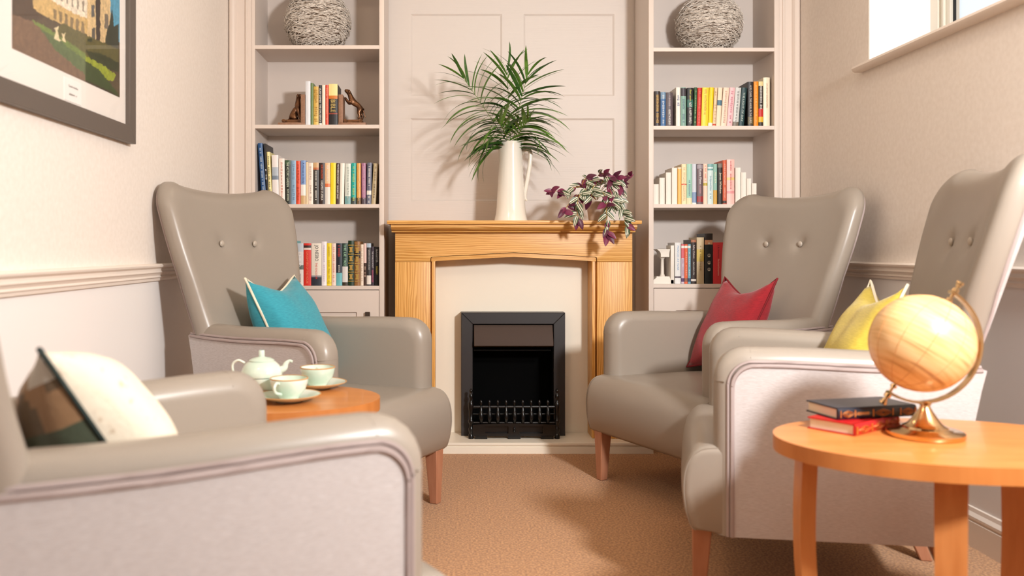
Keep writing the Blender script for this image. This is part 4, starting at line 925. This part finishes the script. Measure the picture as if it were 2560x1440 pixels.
# stepped white bookends (blocks cut like rows of plain books)
def steps(x0s, hs, z, lab):
    cx_ = (x0s[0][0]+x0s[-1][1])/2; e = tag(empty('bookend', (cx_, BF, z)), lab, 'bookend', 'stepped white bookends')
    for (a, b_), h in zip(x0s, hs):
        bm = bmesh.new(); w_ = b_-a-.0012; P_ = [(-w_/2, .0), (-w_/2+.001, -.002), (-w_/4, -.0005), (0, .0), (w_/4, -.0005), (w_/2-.001, -.002), (w_/2, .0), (w_/2, .135), (-w_/2, .135)]
        addprism(bm, [(p[0]+(a+b_)/2-cx_, p[1]) for p in P_], 'z', 0, h); bm.faces.ensure_lookup_table(); bmo('block', bm, WHITE, e)
cv = lambda ox, sc, a: (ox+a/sc-1125)/506.5
hz = lambda zt: (510-(380+zt/7.11))/506.5
steps([(cv(1600, 7.11, a), cv(1600, 7.11, b)) for a, b in ((238, 337), (341, 442), (456, 557), (562, 663))], [hz(565), hz(450), hz(357), hz(273)], RZ[1], 'stepped white bookend rising from the left, third shelf down, right bookcase')
steps([(cv(1600, 7.11, a), cv(1600, 7.11, b)) for a, b in ((1690, 1790), (1792, 1888), (1890, 1979), (1981, 2073))], [hz(270), hz(355), hz(465), hz(548)], RZ[1], 'stepped white bookend falling to the right, above the armchair, right bookcase')
# classical column bookend
cb_ = tag(empty('column_bookend', (cv(1600, 6.26, 372), BF+.03, RZ[0])), 'white bookend shaped as a classical column on steps, lowest shelf, right bookcase', 'bookend')
u_ = 1/6.26/506.5; bx = lambda a: (a-372)*u_; bz = lambda b: (940-b)*u_
bm = bmesh.new()
for k, (a, b, h0, h1) in enumerate(((205, 528, 940, 880), (225, 505, 880, 862), (248, 490, 862, 845), (268, 476, 845, 826))): addbox(bm, bx(a), bx(b), -.03+.004*k, .05-.004*k, bz(h0), bz(h1))
bmo('stepped_base', bm, WHITE, cb_)
box('back_plate', bx(482), bx(534), -.03, .06, 0, bz(338), WHITE, cb_, .001)
lathe('shaft', [(0, bz(826)), (40*u_, bz(826)), (42*u_, bz(815)), (34*u_, bz(806)), (36*u_, bz(800)), (28*u_, bz(785)), (24*u_, bz(560)), (30*u_, bz(548)), (40*u_, bz(535)), (44*u_, bz(520)), (0, bz(520))], WHITE, cb_, 24)
bm = bmesh.new()
for a, b, h0, h1 in ((328, 460, 520, 462), (322, 462, 462, 445), (308, 464, 445, 425), (290, 466, 425, 412), (272, 468, 412, 396)): addbox(bm, bx(a), bx(b), -.028-(328-a)*u_*.3, .05, bz(h0), bz(h1))
bmo('entablature', bm, WHITE, cb_)

# two books lying on the right table
def flatbook(loc, ang, L, W, T, c, label, bands, title=None, tcol=(206, 176, 110)):
    """spine along +x, pages end at -x; origin = near left lower corner of the spine"""
    o = empty('book', loc, ang); tag(o, label, 'book', 'books on the right table')
    cm = mat('cloth_%d_%d' % (c[0], c[2]), c, .35); t_ = .003
    bm = bmesh.new(); addbox(bm, 0, L, 0, W, 0, t_); addbox(bm, 0, L, 0, W, T-t_, T)
    pr = [(0, 0), (-.004, T*.2), (-.0055, T*.5), (-.004, T*.8), (0, T), (.003, T), (.003, 0)]; addprism(bm, pr, 'x', 0, L)
    bmo('cover', bm, cm, o, True, 30); box('pages', .004, L-.004, .003, W-.004, t_, T-t_, PAGES, o)
    gm = mat('gilt_print', tcol, .35, metal=.4); bm = bmesh.new()
    for a, b in bands: addbox(bm, a*L, b*L, -.0062, -.0050, T*.2, T*.8)
    for a, b in zip(bands[::2], bands[1::2]):
        ctr = (a[1]+b[0])/2*L; ww = (b[0]-a[1])*L*.42
        for k in range(3):
            s_ = 1-k*.3; addtube(bm, [(ctr+ww*s_*math.cos(q), -.0062, T/2+T*.28*s_*math.sin(q)*(1-.5*abs(math.cos(q)))) for q in [2*PI*i/20 for i in range(20)]], .0006, 4, closed=True)
    x_ = bmo('gilt_ornament', bm, gm, o); x_['kind'] = 'stuff'
    if title:
        tm_ = text_mesh(title, L*.16, T*.26); x = link('title', tm_, gm, o); x.rotation_euler = (PI/2, 0, 0); x.location = (L*.30, -.0068, T/2)
    return o
flatbook((.905, 1.925, .55), R(37), .20, .112, .027, (186, 26, 28), 'red hardback lying under the navy one on the right table', [(.0, .03), (.33, .345), (.345, .36), (.66, .675), (.70, .715), (.96, .98)], None, (200, 120, 50))
flatbook((.889, 1.974, .577), R(13.5), .212, .112, .027, (30, 34, 46), 'navy blue hardback with gilt spine lying on top of the red one', [(.02, .03), (.20, .21), (.43, .44), (.68, .69), (.78, .79), (.97, .98)], '~11')

# ================================================================== DOG BOOKENDS
def skin(name, verts, edges, radii, m, parent, loc=(0, 0, 0), sub=2):
    me = bpy.data.meshes.new(name); me.from_pydata(verts, edges, []); o = bpy.data.objects.new(name, me); C.objects.link(o)
    md = o.modifiers.new('s', 'SKIN'); sv = me.skin_vertices[0].data
    for i, r_ in enumerate(radii): sv[i].radius = (r_, r_) if not isinstance(r_, tuple) else r_
    sv[0].use_root = True; o.modifiers.new('d', 'SUBSURF').levels = sub; o.modifiers['d'].render_levels = sub
    dg = bpy.context.evaluated_depsgraph_get(); nm = bpy.data.meshes.new_from_object(o.evaluated_get(dg)); bpy.data.objects.remove(o)
    nm.materials.clear(); q = link(name, nm, m, parent, True); q.location = loc; return q
def mmx(P): return [(x/1000, y/1000, z/1000) for x, y, z in P]
def bookend(loc, s, lab):
    e = tag(empty('bookend', loc), lab, 'bookend', 'bronze dog bookends')
    # s=+1: plate at the right side ; base runs left
    a, b = sorted((0, -s*.136)); box('base', a, b, -.045, .045, 0, .0165, BRSTONE, e, .001)
    a, b = sorted((-s*.001, -s*.023)); box('plate', a, b, -.045, .045, .0165, .155, BRSTONE, e, .001)
    bm = bmesh.new(); c0, c1 = -s*.026, -s*.118; lo, hi = min(c0, c1), max(c0, c1)
    addbox(bm, lo+.008, hi-.008, -.03, .03, .0165, .026); addbox(bm, lo+.004, hi-.004, -.034, .034, .026, .032)
    for x in (lo+.008, hi-.008):
        addtube(bm, [(x, -.036, .026), (x, .036, .026)], .0095, 12)
        addtube(bm, [(x, -.038, .026), (x, .038, .026)], .0045, 8)
    bmo('scroll_cushion', bm, BRONZE, e, True, 40); return e
# sitting dog, seen in profile, muzzle towards the books
e1 = bookend((cv(560, 4.236, 860), BF+.05, LZ[2]), 1, 'bronze bookend with a sitting dog, left of the books')
skin('sitting_dog', mmx([(-72, 0, 52), (-62, 0, 72), (-50, 0, 95), (-42, 0, 116), (-44, 0, 137), (-41, 0, 152), (-31, -6, 156), (-24, -11, 155),
    (-43, -13, 88), (-37, -15, 62), (-31, -15, 42), (-24, -15, 35), (-43, 13, 88), (-37, 15, 62), (-31, 15, 42), (-24, 15, 35),
    (-66, -18, 56), (-58, -21, 44), (-48, -21, 35), (-66, 18, 56), (-58, 21, 44), (-48, 21, 35), (-86, 4, 40), (-98, 10, 36)]),
    [(0, 1), (1, 2), (2, 3), (3, 4), (4, 5), (5, 6), (6, 7), (3, 8), (8, 9), (9, 10), (10, 11), (3, 12), (12, 13), (13, 14), (14, 15), (0, 16), (16, 17), (17, 18), (0, 19), (19, 20), (20, 21), (0, 22), (22, 23)],
    [.023, .022, .0195, .0175, .0115, .0145, .0105, .0070, .012, .009, .007, .006, .012, .009, .007, .006, .021, .015, .007, .021, .015, .007, .007, .004], BRONZE, e1)
for sy in (-1, 1): skin('ear', mmx([(-42, sy*11, 163), (-45, sy*15, 152), (-45, sy*14, 140)]), [(0, 1), (1, 2)], [.004, .006, .003], BRONZE, e1)
# rearing dog, paws on the plate
e2 = bookend((cv(560, 4.236, 1207), BF+.05, LZ[2]), -1, 'bronze bookend with a rearing dog, paws on its plate, right of the books')
skin('rearing_dog', mmx([(104, 0, 98), (94, 0, 108), (80, 0, 116), (64, 0, 128), (58, 0, 146), (52, 0, 164), (45, -2, 176), (34, -4, 181), (26, -5, 180),
    (58, -12, 124), (48, -14, 122), (38, -13, 134), (29, -13, 146), (58, 12, 122), (48, 14, 118), (38, 13, 130), (29, 13, 142),
    (106, -13, 86), (97, -15, 70), (104, -15, 52), (95, -15, 37), (110, 13, 86), (106, 15, 68), (116, 15, 52), (107, 15, 37), (113, 3, 92), (124, 6, 70), (130, 8, 48)]),
    [(0, 1), (1, 2), (2, 3), (3, 4), (4, 5), (5, 6), (6, 7), (7, 8), (3, 9), (9, 10), (10, 11), (11, 12), (3, 13), (13, 14), (14, 15), (15, 16), (0, 17), (17, 18), (18, 19), (19, 20), (0, 21), (21, 22), (22, 23), (23, 24), (0, 25), (25, 26), (26, 27)],
    [.019, .0155, .015, .021, .015, .0115, .0145, .0095, .0070, .009, .0075, .006, .006, .009, .0075, .006, .006, .014, .0095, .0065, .0065, .014, .0095, .0065, .0065, .0055, .0035, .0022], BRONZE, e2)
for sy in (-1, 1): skin('ear', mmx([(48, sy*11, 184), (53, sy*15, 175), (56, sy*14, 163)]), [(0, 1), (1, 2)], [.004, .006, .003], BRONZE, e2)

# ================================================================== JUG, FRONDS, POT PLANT on the mantel
MZ = 1.1045
jg = empty('jug', (.300, 4.24, MZ)); tag(jg, 'tall tapering cream ceramic jug on the mantel shelf', 'jug')
JP = [(.080, 0), (.0825, .003), (.081, .010), (.075, .035), (.071, .07), (.068, .12), (.064, .18), (.0605, .24), (.0575, .30), (.0555, .35), (.0555, .375), (.057, .392)]
bm = bmesh.new(); N = 48; rings = []
for r_, z in JP+[(.0545, .3925), (.0525, .375), (.0525, .33), (.055, .25)]:
    ring = []
    for i in range(N):
        a = 2*PI*i/N; k = max(0, -math.cos(a))**14*max(0, (z-.335)/.057)**1.3; rr_ = r_+.028*k
        ring.append(bm.verts.new((rr_*math.cos(a), rr_*math.sin(a), z+.004*k)))
    rings.append(ring)
for a, b in zip(rings, rings[1:]):
    for i in range(N): bm.faces.new((a[i], a[(i+1) % N], b[(i+1) % N], b[i]))
bm.faces.new(rings[0]); bm.faces.new(rings[-1]); bmo('body', bm, CERAM, jg, True, 50)
hp = spline([(.052, 0, .330), (.064, 0, .352), (.086, 0, .354), (.097, 0, .335), (.095, 0, .290), (.086, 0, .230), (.075, 0, .170), (.070, 0, .130), (.073, 0, .112), (.080, 0, .102)], 5)
tube('handle', hp, [.0080]*30+[.0080-.0045*i/16 for i in range(len(hp)-30)], CERAM, jg, 8, flat=1.3)
LEAFG = mat('palm_leaflet_green', (70, 108, 38), .42, var=((98, 136, 52), (14, 14, 14), 'noise', .35, .65)); LEAFD = mat('palm_leaflet_dark', (44, 82, 34), .45, var=((66, 104, 40), (14, 14, 14), 'noise', .35, .65))
STEMG = mat('palm_stem', (112, 128, 56), .5)
def leaflet_mesh(L, droop, wd, m, name):
    """leaflet along +x arching down in -z"""
    bm = bmesh.new(); n = 9; row_ = []
    p = Vector((0, 0, 0)); ang = .0
    for i in range(n+1):
        f = i/n; w_ = wd*(math.sin(PI*min(1, (f*.92+.06)))**.7)*(1-.25*f); 
        if i == n: w_ = .0003
        row_.append([bm.verts.new((p.x, -w_, p.z+w_*.25)), bm.verts.new((p.x, 0, p.z)), bm.verts.new((p.x, w_, p.z+w_*.25))])
        ang = droop*(f**.9); p = p+Vector((math.cos(ang), 0, -math.sin(ang)))*(L/n)
    for a, b in zip(row_, row_[1:]):
        for k in (0, 1): bm.faces.new((a[k], b[k], b[k+1], a[k+1]))
    me = bpy.data.meshes.new(name); bm.to_mesh(me); bm.free(); me.materials.append(m); me.polygons.foreach_set('use_smooth', [True]*len(me.polygons)); return me
LM = [leaflet_mesh(1, d, .036, m, 'leaflet') for d, m in ((.5, LEAFG), (.9, LEAFG), (1.3, LEAFG), (1.9, LEAFD), (1.2, LEAFD), (.7, LEAFD))]
def frond(pts, n, L0, lab, seed, spread=1.0, start=.12, bend=0, tipfan=True):
    rnd = random.Random(seed); org = Vector(pts[0]); f_ = tag(empty('palm_frond', org), lab, 'plant', 'palm fronds in the cream jug')
    P = spline([Vector(p)-org for p in pts], 8); tube('stem', P, [.0028-.0018*i/len(P) for i in range(len(P))], STEMG, f_, 6)
    Ls = [0]
    for a, b in zip(P, P[1:]): Ls.append(Ls[-1]+(b-a).length)
    T_ = Ls[-1]
    def at(s):
        for i in range(len(P)-1):
            if Ls[i+1] >= s: k = (s-Ls[i])/max(1e-6, Ls[i+1]-Ls[i]); return P[i].lerp(P[i+1], k), (P[i+1]-P[i]).normalized()
        return P[-1], (P[-1]-P[-2]).normalized()
    for k in range(n):
        f = start+(1-start)*k/(n-1); p, t = at(T_*f)
        side_axis = t.cross(Vector((0, -1, 0))).normalized()    # lies in the picture-like plane of the frond
        for s in (-1, 1):
            ang = R(84-68*f**2.2+rnd.uniform(-7, 7)); out_ = side_axis*s*math.sin(ang)+t*math.cos(ang)+Vector((0, rnd.uniform(-.55, .15), 0))*.8
            out_.normalize(); L = L0*(.62+.62*math.sin(PI*min(1, f*.85+.12)))*rnd.uniform(.88, 1.1)
            me = LM[rnd.choice((1, 2, 2, 4)) if f < .8 else rnd.choice((0, 1, 5))] if f > .35 else LM[rnd.choice((2, 3, 3, 4))]
            o = bpy.data.objects.new('leaflet', me); C.objects.link(o); o.parent = f_
            x = out_; up = Vector((0, 0, 1)) if abs(x.z) < .93 else (t if abs(t.dot(x)) < .9 else Vector((0, -1, 0)))
            y = up.cross(x).normalized(); z = x.cross(y).normalized()
            # tip the droop plane a little towards the room
            M = Matrix((x, y, z)).transposed().to_4x4(); M = M@Matrix.Rotation(rnd.uniform(-.5, .5), 4, 'X'); M.translation = p+Vector((0, 0, 0)); o.matrix_local = M@Matrix.Diagonal((L, L*1.3, L, 1))
    return f_
J = (.300, 4.24, 1.28)
frond([J, (.295, 4.235, 1.46), (.24, 4.19, 1.545), (.160, 4.14, 1.655), (.066, 4.12, 1.785)], 19, .225, 'palm frond leaning furthest left out of the jug', 3, start=.30)
frond([(.303, 4.25, 1.27), (.300, 4.25, 1.46), (.292, 4.23, 1.60), (.284, 4.20, 1.73), (.276, 4.18, 1.835)], 19, .24, 'upright palm frond in the middle of the jug, the tallest', 7, start=.32)
frond([(.306, 4.235, 1.28), (.310, 4.225, 1.47), (.322, 4.18, 1.58), (.340, 4.14, 1.68), (.372, 4.11, 1.80)], 19, .235, 'palm frond leaning right over the jug handle', 12, start=.32)
frond([(.295, 4.23, 1.30), (.285, 4.21, 1.48), (.255, 4.14, 1.545), (.225, 4.06, 1.57)], 12, .19, 'short low palm frond drooping forward to the left', 21, start=.42)
frond([(.308, 4.24, 1.30), (.320, 4.22, 1.48), (.345, 4.15, 1.545), (.375, 4.08, 1.58)], 12, .19, 'short low palm frond drooping forward to the right', 31, start=.42)

# trailing plant
STRL = bpy.data.materials.new('striped_leaf'); STRL.use_nodes = True; nt = STRL.node_tree; b_ = nt.nodes['Principled BSDF']; b_.inputs['Roughness'].default_value = .4
tc = nt.nodes.new('ShaderNodeTexCoord'); sp_ = nt.nodes.new('ShaderNodeSeparateXYZ'); ab = nt.nodes.new('ShaderNodeMath'); ab.operation = 'ABSOLUTE'; rp = nt.nodes.new('ShaderNodeValToRGB'); rp.color_ramp.interpolation = 'EASE'
nt.links.new(tc.outputs['Generated'], sp_.inputs[0]); sb = nt.nodes.new('ShaderNodeMath'); sb.operation = 'SUBTRACT'; sb.inputs[1].default_value = .5; nt.links.new(sp_.outputs[1], sb.inputs[0]); nt.links.new(sb.outputs[0], ab.inputs[0]); nt.links.new(ab.outputs[0], rp.inputs[0]); nt.links.new(rp.outputs[0], b_.inputs['Base Color'])
cr = rp.color_ramp; cr.elements[0].position = 0; cr.elements[0].color = (*s2l((74, 88, 62)), 1); cr.elements[1].position = .5; cr.elements[1].color = (*s2l((70, 84, 60)), 1)
for p_, c in ((.06, (84, 84, 66)), (.10, (218, 210, 186)), (.21, (202, 200, 176)), (.27, (66, 84, 54)), (.43, (72, 90, 60))): e = cr.elements.new(p_); e.color = (*s2l(c), 1)
PURP = mat('purple_leaf', (132, 44, 78), .42, var=((96, 28, 58), (40, 40, 40), 'noise', .35, .65)); PURD = mat('dark_purple_leaf', (84, 26, 50), .45); POT = mat('pale_stone_pot', (198, 176, 160), .6); VINE = mat('vine_stem', (176, 140, 50), .5)
def leafm(m, curl):
    bm = bmesh.new(); n = 8; rr = []
    for i in range(n+1):
        f = i/n; w_ = .25*math.sin(PI*f**.85)**.8 if 0 < i < n else .004; z = -curl*f*f; rr.append([bm.verts.new((f, y*w_, z+abs(y)*w_*.35)) for y in (-1, -.5, 0, .5, 1)])
    for a, b in zip(rr, rr[1:]):
        for k in range(4): bm.faces.new((a[k], b[k], b[k+1], a[k+1]))
    me = bpy.data.meshes.new('leaf'); bm.to_mesh(me); bm.free(); me.materials.append(m); me.polygons.foreach_set('use_smooth', [True]*len(me.polygons)); return me
LF = [leafm(STRL, .15), leafm(STRL, .4), leafm(PURP, .2), leafm(PURD, .35)]
tr = tag(empty('trailing_plant', (.715, 4.16, MZ)), 'trailing plant with striped green and purple leaves at the right end of the mantel', 'plant')
lathe('pot', [(0, 0), (.040, 0), (.044, .003), (.052, .060), (.056, .088), (.058, .092), (.053, .092), (.050, .080), (0, .078)], POT, tr, 32)
rnd = random.Random(17)
def pxw(px, py, Y): return Vector(((px-1125)*Y/2150-.715, Y-4.16, .97+(622-py)*Y/2150-MZ))
VN = [ # trailing stems: control points (target px, depth)
 [(1490, 500, 4.15), (1470, 470, 4.12), (1440, 468, 4.06), (1410, 480, 4.04), (1392, 478, 4.03), (1374, 480, 4.02)],
 [(1490, 500, 4.15), (1470, 480, 4.08), (1440, 490, 4.03), (1418, 515, 4.00), (1405, 530, 4.0)],
 [(1490, 500, 4.14), (1465, 480, 4.05), (1448, 490, 4.0), (1443, 520, 3.98), (1445, 555, 3.98)],
 [(1492, 500, 4.14), (1500, 480, 4.06), (1512, 490, 4.0), (1516, 530, 3.98), (1518, 565, 3.98), (1516, 590, 3.98)],
 [(1492, 500, 4.14), (1520, 470, 4.08), (1540, 485, 4.03), (1552, 515, 4.02), (1560, 545, 4.02), (1570, 572, 4.02)],
 [(1492, 495, 4.15), (1530, 462, 4.14), (1552, 462, 4.12), (1562, 448, 4.10), (1574, 438, 4.08)],
 [(1490, 490, 4.16), (1492, 450, 4.14), (1500, 434, 4.12), (1512, 436, 4.08)],
 [(1490, 490, 4.16), (1470, 450, 4.16), (1462, 448, 4.12), (1455, 462, 4.08)],
 [(1490, 490, 4.14), (1488, 465, 4.06), (1482, 470, 4.01), (1478, 500, 4.0)],
 [(1492, 495, 4.14), (1512, 462, 4.08), (1524, 470, 4.03), (1530, 500, 4.0), (1528, 515, 4.0)],
 [(1490, 490, 4.14), (1480, 452, 4.08), (1468, 466, 4.03), (1462, 480, 4.01)],
 [(1492, 490, 4.14), (1530, 450, 4.10), (1545, 452, 4.06), (1548, 475, 4.04)],
 [(1492, 490, 4.14), (1510, 446, 4.08), (1524, 446, 4.05), (1534, 460, 4.03)]]
for vi, V_ in enumerate(VN):
    P = spline([pxw(*p) for p in V_], 6); tube('stem', P, .0014, VINE, tr, 5)
    nl = max(6, int(sum((b-a).length for a, b in zip(P, P[1:]))/.0205))
    for k in range(nl):
        f = .25+.75*k/(nl-1); i = min(len(P)-2, int(f*(len(P)-1))); p = P[i]; t = (P[i+1]-P[i]).normalized()
        purple = (rnd.random() < {0: .6, 1: .8, 5: .95, 6: .5, 7: .6, 11: .8, 3: .35}.get(vi, .25)) or (vi == 3 and f > .8)
        me = LF[rnd.choice((2, 3) if purple else (0, 1))]
        d = (t*rnd.uniform(.2, .9)+Vector((rnd.uniform(-1, 1), rnd.uniform(-.8, .1), rnd.uniform(-.7, .5)))).normalized()
        y = d.cross(Vector((rnd.uniform(-.4, .4), -1, .45))).normalized(); z = d.cross(y).normalized()
        if z.y > 0: y, z = -y, -z
        M = Matrix((d, y, z)).transposed().to_4x4(); M.translation = p
        s_ = rnd.uniform(.042, .060); o = bpy.data.objects.new('leaf', me); C.objects.link(o); o.parent = tr; o.matrix_local = M@Matrix.Diagonal((s_, s_, s_, 1))
